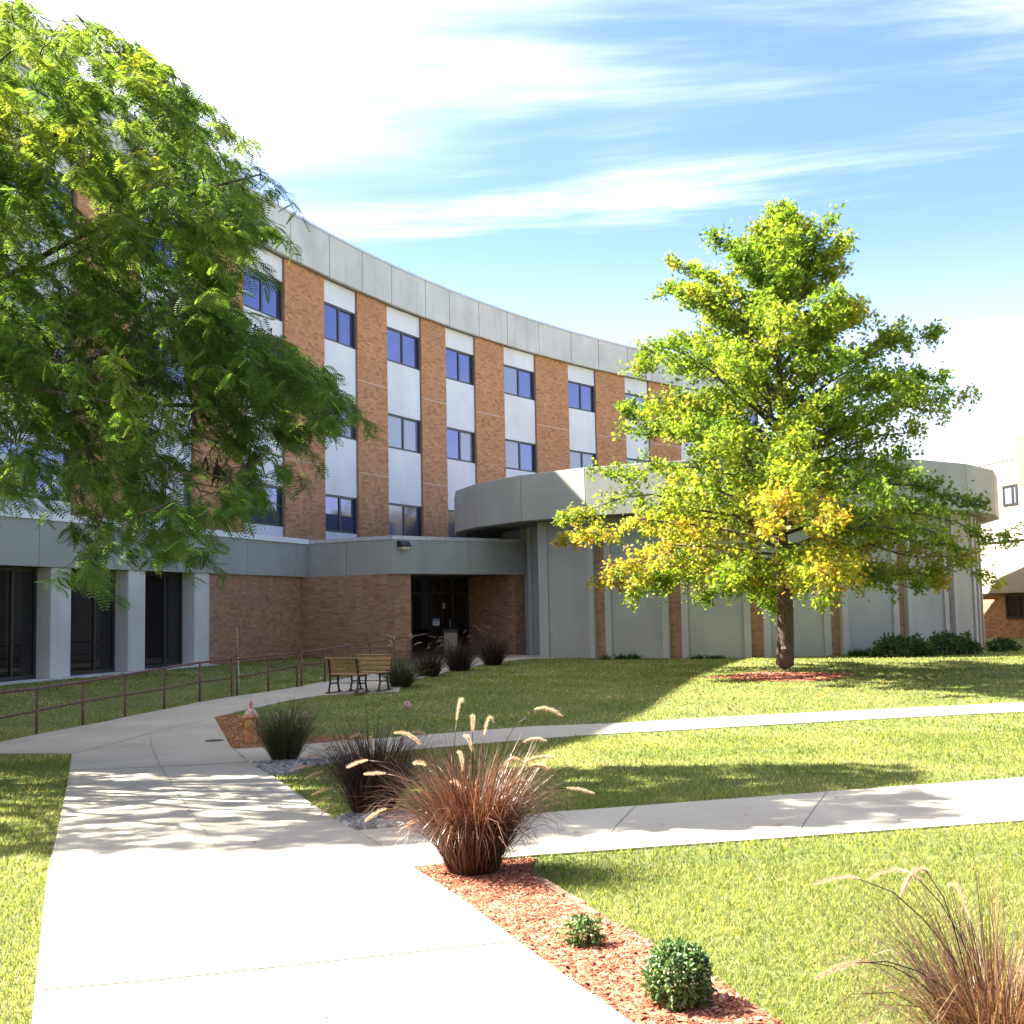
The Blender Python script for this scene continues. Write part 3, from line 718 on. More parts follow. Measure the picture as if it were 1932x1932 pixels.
b1 = make_bench('yellow slat bench seen from its back, the nearer and left of the pair')
b2 = make_bench('yellow slat bench seen from the front, partly hidden by the other bench')
g1 = gp(656, 1309); g2 = gp(698, 1304.5)
sc1 = 1.0
b1.location = (g1[0], g1[1], g1[2] + .03); b1.rotation_euler = (0, 0, R_(-24))
b2.location = (g2[0], g2[1], g2[2] + .03); b2.rotation_euler = (0, 0, R_(180 - 24))
for b_, g_ in ((b1, g1), (b2, g2)):
    h = 66 / PF * g_[1]; s_ = h / .89; b_.scale = (s_, s_, s_)

# ------------------------------------------------------------------ hydrant
hb_ = gp(473.6, 1401); hs_ = 79.5 / PF * hb_[1]          # height from the photograph
hyd = empty('fire_hydrant', tuple(hb_), 'faded orange fire hydrant with yellow front cap in the mulch beside the walkway', 'fire hydrant')
k_ = hs_ / .80
def P_(x, y, z): return (hb_[0] + x * k_, hb_[1] + y * k_, hb_[2] + z * k_)
def pr_(l): return [(r * k_, h * k_) for r, h in l]
MB().lathe(P_(0, 0, -.05), pr_([(.125, 0), (.125, .05), (.108, .06), (.108, .45), (.118, .47), (.118, .50)]), 24).build('barrel', M['hyd'], hyd)
MB().lathe(P_(0, 0, .452), pr_([(.15, 0), (.165, .008), (.165, .035), (.15, .045), (.14, .06)]), 24).build('flange', M['hyd'], hyd)
fbm = MB()
for k in range(8):
    a = k * math.pi / 4 + .2; fbm.lathe(P_(.142 * math.cos(a), .142 * math.sin(a), .49), pr_([(.014, 0), (.014, .028), (.006, .032)]), 6)
fbm.build('flange_bolt', M['hyd_pale'], hyd)
MB().lathe(P_(0, 0, .505), pr_([(.13, 0), (.118, .04), (.09, .085), (.055, .12), (.035, .135)]), 24).build('bonnet', M['hyd_pale'], hyd)
MB().lathe(P_(0, 0, .638), pr_([(.036, 0), (.036, .03), (.028, .034), (.028, .075), (.034, .08), (.034, .10), (.022, .105), (.022, .15), (.016, .155)]), 10).build('operating_nut', M['hyd_red'], hyd)
fd = Vector((.06, -1, 0)).normalized(); sdv = Vector((1, .06, 0)).normalized()
fcx = MB().lathe(Vector(P_(0, 0, .335)) + fd * .09 * k_, pr_([(.075, 0), (.075, .045), (.10, .048), (.10, .075), (.088, .085), (.03, .087), (.022, .09), (.022, .12), (.012, .122)]), 24, fd)
fcx.build('front_cap', M['hyd_cap'], hyd)
for s_ in (-1, 1):
    MB().lathe(Vector(P_(0, 0, .345)) + sdv * s_ * .09 * k_, pr_([(.045, 0), (.045, .03), (.062, .032), (.062, .065), (.05, .075), (.022, .085), (.02, .13), (.01, .135)]), 16, sdv * s_).build('side_nozzle', M['hyd'], hyd)

# valve lid in the paving, bin, stone
vb = gp(404.6, 1399.7); vl = empty('valve_cover', (vb[0], vb[1], vb[2] + .02), 'small dark round valve cover set in the paving left of the hydrant', 'cover')
MB().lathe((vb[0], vb[1], vb[2] + .018), [(.13, 0), (.13, .010), (.115, .012), (.112, .008), (.02, .009)], 20).build('lid', M['iron'], vl)
MB().lathe((vb[0], vb[1], vb[2] + .014), [(.155, 0), (.155, .009), (.134, .0095)], 20).build('rim', M['rail'], vl)
bn = col_hit(849, MC - nm_ * 1.7, NC - nm_ * 1.7); btop = aty(849, 1186, bn[1])[2]
bin_ = empty('litter_bin', (*bn, .02), 'beige square litter bin inside the dark entrance recess', 'bin')
hw = 13 / PF * bn[1]
MB().box((bn[0], bn[1], .02 + btop * .42), (hw * 1.9, hw * 1.9, btop * .84)).build('body', M['beige'], bin_, bevel=.02)
MB().box((bn[0], bn[1], btop * .93), (hw * 2.05, hw * 2.05, btop * .13)).build('lid', M['frame'], bin_, bevel=.02)
sg = gp(769.5, 1339); sm = MB()
bm_ = bmesh.new(); bmesh.ops.create_icosphere(bm_, subdivisions=3, radius=1)
from mathutils import noise as mnoise
sr = 7.5 / PF * sg[1]
for v in bm_.verts:
    v.co *= 1 + .22 * mnoise.noise(v.co * 1.4); v.co = Vector((v.co.x * sr, v.co.y * sr * .8, v.co.z * sr * 1.25))
me_ = bpy.data.meshes.new('stone'); bm_.to_mesh(me_); bm_.free(); [setattr(p, 'use_smooth', True) for p in me_.polygons]
so_ = link_mesh('stone', me_, M['stone'], None, (sg[0], sg[1], sg[2] + sr * .9)); tag(so_, 'small pinkish stone standing alone on the shaded lawn', 'stone')

# brick edging along the bed
eg = G([(1020, 1668), (1070, 1698), (1132, 1732), (1180, 1762), (1231, 1787)]); em = MB()
for a, b in zip(eg[:-1], eg[1:]):
    n_ = max(1, int(np.linalg.norm(b - a) / .2))
    for k in range(n_):
        p = a + (b - a) * k / n_; q = a + (b - a) * (k + 1) / n_; j_ = rng.normal(0, .006, 2)
        em.wall(p + j_, q + j_, -.022, .022, -.05, .010 + rng.uniform(-.008, .008), .006, .006)
tag(em.build('bed_edging', M['edging'], None, (eg[0][0], eg[0][1], 0), bevel=.004), 'low row of worn bricks edging the red mulch bed', 'edging')

# ------------------------------------------------------------------ plants: leaf helpers
def rot_rand(n, g=rng):
    q = norm(g.normal(size=(n, 4))); w, x, y, z = q.T
    return np.stack([np.stack([1 - 2 * (y * y + z * z), 2 * (x * y - z * w), 2 * (x * z + y * w)], -1),
                     np.stack([2 * (x * y + z * w), 1 - 2 * (x * x + z * z), 2 * (y * z - x * w)], -1),
                     np.stack([2 * (x * z - y * w), 2 * (y * z + x * w), 1 - 2 * (x * x + y * y)], -1)], 1)
def fan(pts):
    """triangle fan round the first vertex"""
    v = np.array(pts, float); n = len(v); f = np.array([[0, i, i + 1 if i + 1 < n else 1] for i in range(1, n)]); return v, f
OAKLEAF = fan([(.5, 0, .03), (0, 0, 0), (.20, -.07, 0), (.22, -.32, -.05), (.38, -.10, 0), (.55, -.44, -.08), (.62, -.12, 0), (.86, -.28, -.06), (.80, -.07, 0), (1.05, 0, -.06),
               (.80, .07, 0), (.86, .28, -.06), (.62, .12, 0), (.55, .44, -.08), (.38, .10, 0), (.22, .32, -.05), (.20, .07, 0)])
OVAL = fan([(.5, 0, .04), (0, 0, 0), (.3, -.22, 0), (.7, -.2, -.02), (1, 0, -.05), (.7, .2, -.02), (.3, .22, 0)])
def frond_template():
    V = []; F = []
    for k in range(8):
        x = .16 + .84 * k / 7; w = .33 * math.sin(math.pi * (.22 + .66 * k / 7)) + .05; sag = -.25 * x * x
        for s in (-1, 1):
            b = len(V); V += [(x, 0, sag), (x + .05 + .045, s * w * .5, sag + .02), (x + .07, s * w, sag - .04), (x + .05 - .05, s * w * .5, sag + .0)]
            F.append((b, b + 1, b + 2, b + 3) if s > 0 else (b, b + 3, b + 2, b + 1))
    b = len(V); V += [(0, -.012, 0), (.6, -.01, -.065), (1, 0, -.18), (.6, .01, -.065)]; F.append((b, b + 1, b + 2, b + 3))
    return np.array(V), np.array(F)
FROND = frond_template()

def blades(base, n, r0, hmin, hmax, tilt, droop, width, g, seg=5, az=None):
    """arching grass blades from a tuft: returns verts, quads, per-vertex tint"""
    a = g.uniform(0, 2 * np.pi, n); rr = r0 * np.sqrt(g.uniform(0, 1, n))
    P = np.stack([base[0] + rr * np.cos(a), base[1] + rr * np.sin(a), np.full(n, base[2] - .01)], -1)
    a2 = a + g.normal(0, .5, n); th = np.abs(g.normal(0, tilt, n)) + .05 + .25 * rr / r0
    L = g.uniform(hmin, hmax, n); dr = droop * np.clip(g.gamma(1.3, .95, n), .05, 3.2) * L / hmax
    D = np.stack([np.cos(a2), np.sin(a2)], -1)
    pts = []; cur = P.copy(); ang = th.copy()
    for k in range(seg + 1):
        pts.append(cur.copy()); st = L / seg
        cur = cur + np.stack([D[:, 0] * np.sin(ang), D[:, 1] * np.sin(ang), np.cos(ang)], -1) * st[:, None]
        ang = ang + dr * (k + 1) / seg
    pts = np.stack(pts, 1); side = np.stack([-D[:, 1], D[:, 0], g.normal(0, .4, n)], -1); side = norm(side)
    w = width * g.uniform(.6, 1.3, n)[:, None] * (1 - (np.arange(seg + 1) / seg) ** 1.6 * .93)[None]
    A = pts + side[:, None, :] * w[..., None] / 2; B = pts - side[:, None, :] * w[..., None] / 2
    V = np.stack([A, B], 2).reshape(n, -1, 3); k = np.arange(seg) * 2
    f1 = np.stack([k, k + 1, k + 3, k + 2], -1); F = f1[None] + (np.arange(n) * (seg + 1) * 2)[:, None, None]
    t = np.clip(g.beta(2, 2.2, n), 0, 1); T = np.repeat(t, (seg + 1) * 2)
    return V.reshape(-1, 3), F.reshape(-1, 4), T
def plume(root, pts, rad, length, g, m=None):
    """a fuzzy foxtail on its stalk: pts is the curve, the last `length` metres carry bristles"""
    pts = np.array(pts, float); seg = np.linalg.norm(np.diff(pts, axis=0), axis=1); cum = np.concatenate([[0], np.cumsum(seg)]); tot = cum[-1]
    def at(s): return np.stack([np.interp(s, cum, pts[:, i]) for i in range(3)], -1)
    st = MB(); ss = np.linspace(0, tot - length * .9, 7); st.tube([at(s) for s in ss], [.0022] * 7, 5); so_ = st
    n = 800; s = tot - length * (1 - g.uniform(0, 1, n)); u = (s - (tot - length)) / length
    c = at(s); tan = norm(at(np.minimum(s + .01, tot)) - at(s - .01)); rd = norm(np.cross(tan, g.normal(size=(n, 3))))
    rr = rad * (.35 + .9 * np.sin(np.pi * np.clip(u * .9 + .08, 0, 1)) ** .6) * g.uniform(.6, 1.25, n)
    d = norm(rd * .8 + tan * .75); tip = c + d * rr[:, None] * 1.65; sd = norm(np.cross(d, tan + .3 * rd)) * (.0010 + .03 * rad)
    V = np.stack([c - sd, c + sd, tip], 1).reshape(-1, 3); F = np.arange(n * 3).reshape(n, 3)
    pl = big_mesh('flower_plume', V, F, m or M['plume'], root, attrs={'tint': np.repeat(g.uniform(0, 1, n), 3)})
    so_.build('stalk', M['purple'], pl)
    return pl
def arc_pts(base, tip, sag, n=12, bend=.0):
    """from base up and over to tip: quadratic with a raised control point"""
    b, t = np.array(base, float), np.array(tip, float); c = b + (t - b) * .45; c[2] = max(t[2], b[2]) + sag
    u = np.linspace(0, 1, n)[:, None]; return (1 - u) ** 2 * b + 2 * u * (1 - u) * c + u ** 2 * t
def clump(label, base, n, h, tilt, droop, width, m, r0, plumes=(), seed=1, rad=.012, pm=None, group='ornamental fountain grasses'):
    g = np.random.default_rng(seed); root = empty('fountain_grass', tuple(base), label, 'ornamental grass', group)
    V, F, T = blades(base, n, r0, h * .42, h, tilt, droop, width, g); big_mesh('blades', V, F, m, root, attrs={'tint': T})
    for tip, sag, ln in plumes:
        b = np.array(base) + np.array([g.normal(0, r0 * .5), g.normal(0, r0 * .5), 0.05]); plume(root, arc_pts(b, tip, sag), rad, ln, g, pm)
    return root
def rand_plumes(base, n, spread, hgt, g, sag=.12, ln=.12, az=None):
    out = []
    for _ in range(n):
        a = g.uniform(0, 2 * math.pi) if az is None else g.uniform(*az); r = spread * g.uniform(.45, 1.0)
        out.append((np.array([base[0] + r * math.cos(a), base[1] + r * math.sin(a), base[2] + hgt * g.uniform(.75, 1.08)]), sag * g.uniform(.4, 1.5), ln * g.uniform(.8, 1.3)))
    return out

# the big sunlit purple clump: plume tips read off the photograph, each at its own depth round the tuft
FB = gp(893, 1648)
def tips(base, lst, g, ln=.13):
    out = []
    for px, py, sag, *dy in lst:
        sag *= 1.7
        y = base[1] + (dy[0] if dy else g.uniform(-.35, .35)); p = aty(px, py, y); out.append((p, sag, ln * g.uniform(.85, 1.2)))
    return out
g_ = np.random.default_rng(5)
fr_t = [(874, 1324, .10), (931, 1362, .12), (892, 1352, .03), (876, 1388, .02), (1061, 1351, .16), (1030, 1398, .08), (985, 1440, .10), (1046, 1430, .06), (1120, 1497, .10), (655, 1447, .14), (690, 1548, .16),
        (764, 1560, .12), (850, 1475, .05), (745, 1382, .02), (780, 1440, .06), (688, 1460, .04), (1005, 1478, .06), (1036, 1452, .08), (975, 1672, .35), (865, 1420, .02)]
clump('large sunlit reddish purple fountain grass at the corner of the mulch bed', FB, 2300, 1.04, .13, .50, .0085, M['purple'], .15, tips(FB, fr_t, g_, .18), 21, .013)
# extra outer skirt is part of the same tuft's blades; darker shaded neighbour behind
BB = gp(705, 1538)
bk_t = [(588, 1500, .10), (575, 1470, .12), (612, 1415, .10), (640, 1400, .06), (662, 1392, .08), (655, 1420, .04), (600, 1545, .12), (545, 1455, .10), (570, 1430, .08), (700, 1390, .03), (806, 1388, .12), (586, 1520, .1)]
clump('dark purple fountain grass in shade, growing behind the sunlit clump', BB, 1500, 1.06, .15, .45, .0085, M['purple_dark'], .16, tips(BB, bk_t, g_, .19), 22, .013)
HB = gp(537, 1437)
hy_t = [(580, 1345, .03), (590, 1352, .06), (598, 1364, .06), (600, 1371, .06), (575, 1372, .04), (562, 1350, .03), (585, 1385, .05), (520, 1345, .02), (548, 1340, .02), (602, 1400, .06)]
clump('dark green fountain grass beside the fire hydrant', HB, 1100, .95, .17, .25, .009, M['purple_green'], .15, tips(HB, hy_t, g_, .14), 23, .013)
for (px, py, h, lb, sd_) in ((808, 1276, .95, 'leftmost of the three dark fountain grasses in front of the entrance', 31), (866, 1266, 1.1, 'middle one of the three dark fountain grasses in front of the entrance', 32),
                             (930, 1255, 1.15, 'rightmost of the three dark fountain grasses in front of the entrance', 33)):
    b_ = gp(px, py); g2_ = np.random.default_rng(sd_)
    clump(lb, b_, 700, h, .28, .25, .016, M['purple_dark'], .24, rand_plumes(b_, 12, .85, h * 1.0, g2_, .10, .2), sd_, .016, M['plume_dark'])
b_ = gp(757, 1296); clump('low dark fountain grass growing right beside the rear bench', b_, 600, 1.05, .30, .4, .015, M['purple_green'], .2, rand_plumes(b_, 7, .5, 1.2, np.random.default_rng(3), .06, .15), 34, .016)
RB = gp(1885, 2030)
rt = [(1537, 1668, .10, .15), (1640, 1660, .12, .0), (1700, 1690, .2, -.1), (1538, 1846, .10, -.25), (1575, 1830, .06, -.1), (1790, 1672, .06, .1)]
clump('tall purple fountain grass at the bottom right corner, cut by the frame', RB, 1100, .92, .36, .6, .0055, M['purple_overlit'], .12, tips(RB, rt, g_, .17), 24, .010)

# ------------------------------------------------------------------ mounds and shrubs
def leaf_ball(name, label, cat, base, rx, ry, rz, n, size, m, g, fill=.75, bud=0, group=None, lump=.12, ball=False):
    root = empty(name, tuple(base), label, cat, group)
    d = norm(g.normal(size=(n, 3))); d[:, 2] = np.abs(d[:, 2]) * .98 - .12 * (g.uniform(size=n) < .3)
    d = norm(d); rr = fill + (1 - fill) * g.uniform(0, 1, n) ** .6
    lum = np.array([1 + lump * mnoise.noise(Vector(v) * 2.6 + Vector((rx * 9, ry * 5, 1))) * 2 for v in d])
    C = np.array(base) + np.array([0, 0, rz * .12]) + d * np.array([rx, ry, rz * .9]) * (rr * lum)[:, None]; C[:, 2] = np.maximum(C[:, 2], base[2] + .01)
    if ball:
        d = norm(g.normal(size=(n, 3))); d[:, 2] = np.where(d[:, 2] < -.72, -d[:, 2], d[:, 2])
        lum = np.array([1 + lump * mnoise.noise(Vector(v) * 3.2 + Vector((rx * 9, 3, 1))) * 2 for v in d])
        C = np.array(base) + np.array([0, 0, rz * .48]) + d * np.array([rx, ry, rz * .52]) * (rr * lum)[:, None]; C[:, 2] = np.maximum(C[:, 2], base[2] + .012)
    x = norm(d * .8 + g.normal(size=(n, 3)) * .6); up = norm(d + g.normal(size=(n, 3)) * .5)
    Mx = frames(x, up) * (size * g.uniform(.6, 1.3, n))[:, None, None]
    V, F = stamp(OVAL[0], OVAL[1], Mx, C); t = np.repeat(np.clip(g.beta(2, 2, n), 0, 1), len(OVAL[0]))
    big_mesh('foliage', V, F, m, root, attrs={'tint': t})
    if bud:
        d2 = norm(g.normal(size=(bud, 3))); d2[:, 2] = np.abs(d2[:, 2]); C2 = np.array(base) + np.array([0, 0, rz * (.48 if ball else .12)]) + d2 * np.array([rx, ry, rz * (.52 if ball else .9)]) * 1.03
        bv = np.array([(0, 0, 1), (0, 0, -1), (1, 0, 0), (-1, 0, 0), (0, 1, 0), (0, -1, 0)], float); bf = np.array([(0, 2, 4), (0, 4, 3), (0, 3, 5), (0, 5, 2), (1, 4, 2), (1, 3, 4), (1, 5, 3), (1, 2, 5)])
        Vb, Fb = stamp(bv, bf, rot_rand(bud, g) * (size * .22), C2); big_mesh('flower_buds', Vb, Fb, M['bud'], root, attrs={'tint': np.repeat(g.uniform(0, 1, bud), 6)})['kind'] = 'stuff'
    st = MB()
    for k in range(7):
        a = k * .9; st.tube([np.array(base) - [0, 0, .02], np.array(base) + [rx * .5 * math.cos(a), ry * .5 * math.sin(a), rz * .6]], [.006 + rx * .01, .003], 5)
    st.build('stems', M['bark2'], root); return root
mb1 = gp(1282, 1900); r1 = 62 / PF * mb1[1]
leaf_ball('flower_mound', 'round dense green chrysanthemum mound in the red mulch', 'garden plant', mb1, r1 * .96, r1 * .95, r1 * 1.78, 3600, r1 * .19, M['mum'], np.random.default_rng(8), .62, 260, 'chrysanthemum mounds in the mulch bed', .12, True)
mb2 = gp(1102, 1788); r2 = 36 / PF * mb2[1]
leaf_ball('flower_mound', 'small sparse green chrysanthemum farther up the red mulch', 'garden plant', mb2, r2, r2 * .9, r2 * 1.5, 520, r2 * .30, M['mum'], np.random.default_rng(9), .3, 40, 'chrysanthemum mounds in the mulch bed', .3, True)
def shrub_at(px, py, wpx, hpx, label, n, sz, seed, m='shrub', name='shrub', depth=.6, fill=.55, y=None):
    b = gp(px, py) if y is None else np.array([*aty(px, py, y)[:2], 0.0]); k = b[1] / PF
    return leaf_ball(name, label, 'shrub', b, wpx / 2 * k, wpx / 2 * k * depth, hpx * k * .92, n, sz, M[m], np.random.default_rng(seed), fill, 0, None, .22)
shrub_at(1705, 1240, 118, 40, 'dark green shrub at the foot of the round hall, left half of the hedge', 2600, .11, 41, y=36.3)
shrub_at(1795, 1240, 112, 42, 'dark green shrub at the foot of the round hall, right half of the hedge', 2600, .11, 42, y=37.0)
shrub_at(1893, 1234, 60, 24, 'low reddish green shrub at the right end of the round hall', 900, .10, 43, y=38.5)
for px, w, h, sd_ in ((1632, 56, 20, 44), (1172, 62, 16, 46), (1330, 70, 12, 48)):
    lb = {1632: 'straggly low plant at the wall just left of the dark hedge', 1172: 'low weedy plant under the first brick strip of the round hall', 1330: 'sparse low weeds along the wall left of the oak trunk'}[px]
    b = np.array([*aty(px, 1240, 37.2 if px > 1400 else (38.2 if px < 1200 else 37.4))[:2], 0]); k = b[1] / PF
    g2_ = np.random.default_rng(sd_); root = empty('wall_plant', tuple(b), lb, 'plant'); Vs, Fs, Ts, o_ = [], [], [], 0
    for q in range(16):
        bb = b + np.array([g2_.uniform(-.5, .5) * w * k, g2_.uniform(-.12, .12), 0]); V, F, T = blades(bb, 26, .06, h * k * .45, h * k * 1.15, .5, .8, .035, g2_, 4)
        Vs.append(V); Fs.append(F + o_); Ts.append(T); o_ += len(V)
    big_mesh('foliage', np.concatenate(Vs), np.concatenate(Fs), M['shrub'], root, attrs={'tint': np.concatenate(Ts)})

# ------------------------------------------------------------------ the pin oak
OB = gp(1481, 1268); OS = OB[1] / PF
g = np.random.default_rng(77)
oak = empty('oak_tree', tuple(OB), 'young pin oak with yellowing lower leaves on the lawn before the round hall', 'tree')
OH = aty(1470, 372, OB[1])[2] - OB[2]
lean = aty(1470, 400, OB[1])[0] - OB[0]
def trunk_pt(h): return OB + np.array([lean * (h / OH) ** 1.2 + .05 * math.sin(h * 1.3), .05 * math.cos(h * 1.1), h])
tm = MB(); hh = np.concatenate([[-.08, .05, .18, .45], np.linspace(1, OH * .93, 16)])
tr_ = [.33, .285, .235, .215] + list(np.interp(np.linspace(1, OH * .93, 16), [1, 2.2, 5, 9, OH], [.205, .19, .125, .055, .015]))
tm.tube([trunk_pt(max(h, -.08)) for h in hh], tr_, 16)
trunk = tm.build('trunk', M['bark'], oak)
tg = aty(1478.5, 1222, OB[1] - .21); MB().box((tg[0], OB[1] - .212, tg[2]), (.11, .012, .07)).build('name_tag', M['white'], trunk)
# crown half-width against height (left, right), metres
hp_ = [(1133, 60, 60), (1112, 300, 330), (1085, 370, 400), (1050, 395, 430), (1005, 415, 455), (960, 405, 440), (915, 385, 415), (880, 395, 330), (830, 330, 330), (770, 330, 330), (720, 350, 350), (680, 335, 290), (640, 290, 225), (580, 190, 215), (530, 165, 135), (470, 105, 90), (420, 62, 55), (385, 20, 20)]
HZ = np.array([aty(1478, y, OB[1])[2] - OB[2] for y, _, _ in hp_]); WL = np.array([a * OS for _, a, _ in hp_]); WR = np.array([b * OS for _, _, b in hp_])
bm2 = MB(); leafC = []; leafD = []; leafT = []
NB = 150
for i in range(NB):
    u = (i + g.uniform(0, 1)) / NB; h = 2.05 + (OH - 2.75) * u ** 1.10
    az = i * 2.399963 + g.normal(0, .25)
    el = np.interp(h, [2.0, 3.2, 5, 8, OH], [-.10, .03, .28, .60, 1.05]) + g.normal(0, .07)
    hend = h
    for _ in range(3):
        wl_, wr_ = np.interp(hend, HZ, WL), np.interp(hend, HZ, WR); c_ = math.cos(az)
        W = wr_ if c_ > 0 else wl_; W = math.sqrt((W * c_) ** 2 + (.5 * (wl_ + wr_) * math.sin(az)) ** 2) - np.interp(h, [3, 5, 7, 9], [-.15, .12, .55, .75])
        Lh = max(.25, W * g.uniform(.74, 1.05)); el = min(el, math.atan(max(.1, OH - .25 - h) / Lh)); hend = min(h + Lh * math.tan(el), OH)
    b0 = trunk_pt(h); L = Lh / math.cos(el); n = 9; pts = []
    d2 = np.array([math.cos(az), math.sin(az)])
    wob = g.normal(0, .035, (n, 3)) * L
    for k in range(n):
        t = k / (n - 1); rr = Lh * t; zc = math.tan(el) * rr + (.10 * L * math.sin(math.pi * t) if h > 3 else .06 * L * math.sin(math.pi * t) - .05 * L * t * t)
        pts.append(b0 + np.array([d2[0] * rr, d2[1] * rr, zc]) + wob[k] * t)
    pts = np.array(pts); r0 = .009 + .008 * L
    bm2.tube(pts, list(np.linspace(r0, .004, n)), 6)
    # twigs fan out in the branch's own flat spray; leaves sit at the twig ends
    nt = int(6 + L * 9.5); yellow = float(np.clip(g.normal(.42 if h > 3.6 else .52, .11), 0, 1))
    if h < 3.4 and g.uniform() < .30: yellow = .78
    for q in range(nt):
        t = .12 + .88 * g.uniform(0, 1) ** .8; kf = t * (n - 1); k0 = min(int(kf), n - 2); p0 = pts[k0] + (pts[k0 + 1] - pts[k0]) * (kf - k0)
        tan = norm(pts[k0 + 1] - pts[k0]); sd2 = norm(np.cross(tan, [0, 0, 1.0])) * (1 if g.uniform() < .5 else -1)
        lt = (.20 + .30 * L * (1 - t) * .6 + .10) * g.uniform(.5, 1.35); lt = min(lt, 1.1)
        d = norm(tan * g.uniform(.3, 1.1) + sd2 * g.uniform(.2, 1.1) + np.array([0, 0, g.normal(.10, .34)])); p1 = p0 + d * lt + np.array([0, 0, -.05 * lt])
        if lt > .22: bm2.tube([p0, (p0 + p1) / 2 + g.normal(0, .02, 3), p1], [.007, .005, .003], 4, False)
        nl_ = g.integers(14, 30); s = g.uniform(.15, 1.08, nl_) ** .7
        leafC.append(p0 + (p1 - p0) * s[:, None] + g.normal(0, .075, (nl_, 3)))
        leafD.append(norm(d * .5 + g.normal(0, .75, (nl_, 3)) + np.array([0, 0, -.1])))
        leafT.append(np.clip(yellow + g.normal(0, .10) + g.normal(0, .11, nl_), 0, 1))
bm2.build('branches', M['bark'], oak)
C = np.concatenate(leafC); D = np.concatenate(leafD); T = np.concatenate(leafT); n = len(C)
up = norm(np.array([0, 0, 1.0]) + g.normal(0, .7, (n, 3))); Mx = frames(D, up) * (g.uniform(.085, .15, n))[:, None, None]
V, F = stamp(OAKLEAF[0], OAKLEAF[1], Mx, C)
big_mesh('crown', V, F, M['oak'], oak, attrs={'tint': np.repeat(T, len(OAKLEAF[0]))})
print('oak leaves', n)

# ------------------------------------------------------------------ the honey locust at the left, trunk outside the frame
g = np.random.default_rng(99)
LT = np.array([-10.4, 14.4, float(terrain(-10.4, 14.4))])
loc = empty('honey_locust_tree', tuple(LT), 'honey locust with feathery drooping foliage filling the upper left', 'tree')
mask = [(-60, -40), (60, 10), (160, 28), (215, 60), (300, 95), (352, 150), (400, 195), (440, 255), (470, 300), (508, 335), (520, 380), (515, 425), (470, 455), (440, 520), (450, 585), (560, 660), (630, 690), (655, 735), (672, 775),
        (640, 790), (600, 800), (545, 840), (530, 900), (500, 950), (470, 985), (440, 995), (400, 1035), (340, 1045), (280, 1055), (240, 1100), (190, 1075), (140, 1120), (100, 1110), (95, 1055), (125, 990), (110, 965), (180, 930), (140, 880), (60, 880), (30, 920), (-60, 900)]
mk = np.array(mask, float)
def in_mask(P):
    r = np.zeros(len(P), bool); j = len(mk) - 1
    for i in range(len(mk)):
        (xi, yi), (xj, yj) = mk[i], mk[j]; c = ((yi > P[:, 1]) != (yj > P[:, 1])) & (P[:, 0] < (xj - xi) * (P[:, 1] - yi) / (yj - yi + 1e-9) + xi); r ^= c; j = i
    return r
cand = np.stack([g.uniform(-60, 680, 9000), g.uniform(-40, 1120, 9000)], -1); cand = cand[in_mask(cand)]
# clumps and gaps: three-dimensional noise decides where sprays may hang
S = []
for px, py in cand:
    yy = 12.0; p = aty(px, py, yy); yy = 9.0 + .30 * p[2] * 1.15 + 5.2 * g.uniform(.02, 1); p = aty(px, py, yy)
    q = mnoise.noise(Vector((p[0] * 1.15, p[1] * .45, p[2] * 1.5))) + .35 * mnoise.noise(Vector(tuple(p * 2.3)))
    thr = -.02 if py < 500 else (-.04 if py < 800 else (.06 if py < 950 else .12))
    if py > 880 and g.uniform() < .35: continue
    if q > thr: S.append(p)
    if len(S) >= 1350: break
S = np.array(S)
# the rest of the crown, outside the frame and above it
ex = []
while len(ex) < 1900:
    d = g.normal(size=3); d /= np.linalg.norm(d); p = np.array([-10.2, 14.2, 6.1]) + d * np.array([5.6, 4.6, 3.6]) * g.uniform(.55, 1) ** .5
    v = p - CAMP; w = v @ fw; X_, Y_ = 966 + PF * (v @ crt) / w, 966 - PF * (v @ cup) / w
    if X_ < -40 and p[2] > 2.6 and 9.0 + .30 * p[2] < p[1]: ex.append(p)
NIN = len(S); S = np.concatenate([S, np.array(ex)])
# limbs: from the fork at 2.4 m out to spread targets, then each spray joins the nearest limb point
fork = LT + np.array([0.15, 0, 2.5]); lt_ = MB()
lt_.tube([LT + [0, 0, -.15], LT + [0, 0, .1], LT + [.03, 0, 1.2], fork], [.34, .27, .22, .20], 14)
ltr = lt_.build('trunk', M['bark2'], loc)
hi_ = S[:, 2] > 3.6; ids = [int(np.argmax(S[:, 2]))]
for _ in range(25):
    dm = np.min(np.linalg.norm(S[:, None] - S[ids][None], axis=2), axis=1); ids.append(int(np.argmax(np.where(hi_, dm, -1))))
nodes = []; lm = MB()
for i_ in ids:
    t = S[i_]; n = 14; ctrl = fork + (t - fork) * .45 + np.array([0, 0, .9 + .12 * np.linalg.norm(t - fork)]); u = np.linspace(0, 1, n)[:, None]
    c = (1 - u) ** 2 * fork + 2 * u * (1 - u) * ctrl + u ** 2 * t + g.normal(0, .07, (n, 3)) * np.sin(np.pi * u)
    lm.tube(c, list(np.linspace(.085, .010, n)), 7); nodes.append(c[3:])
nodes = np.concatenate(nodes)
order = np.argsort([np.min(np.linalg.norm(nodes - s, axis=1)) for s in S]); tw = MB(); FC_, FD_, FT_, FS_ = [], [], [], []
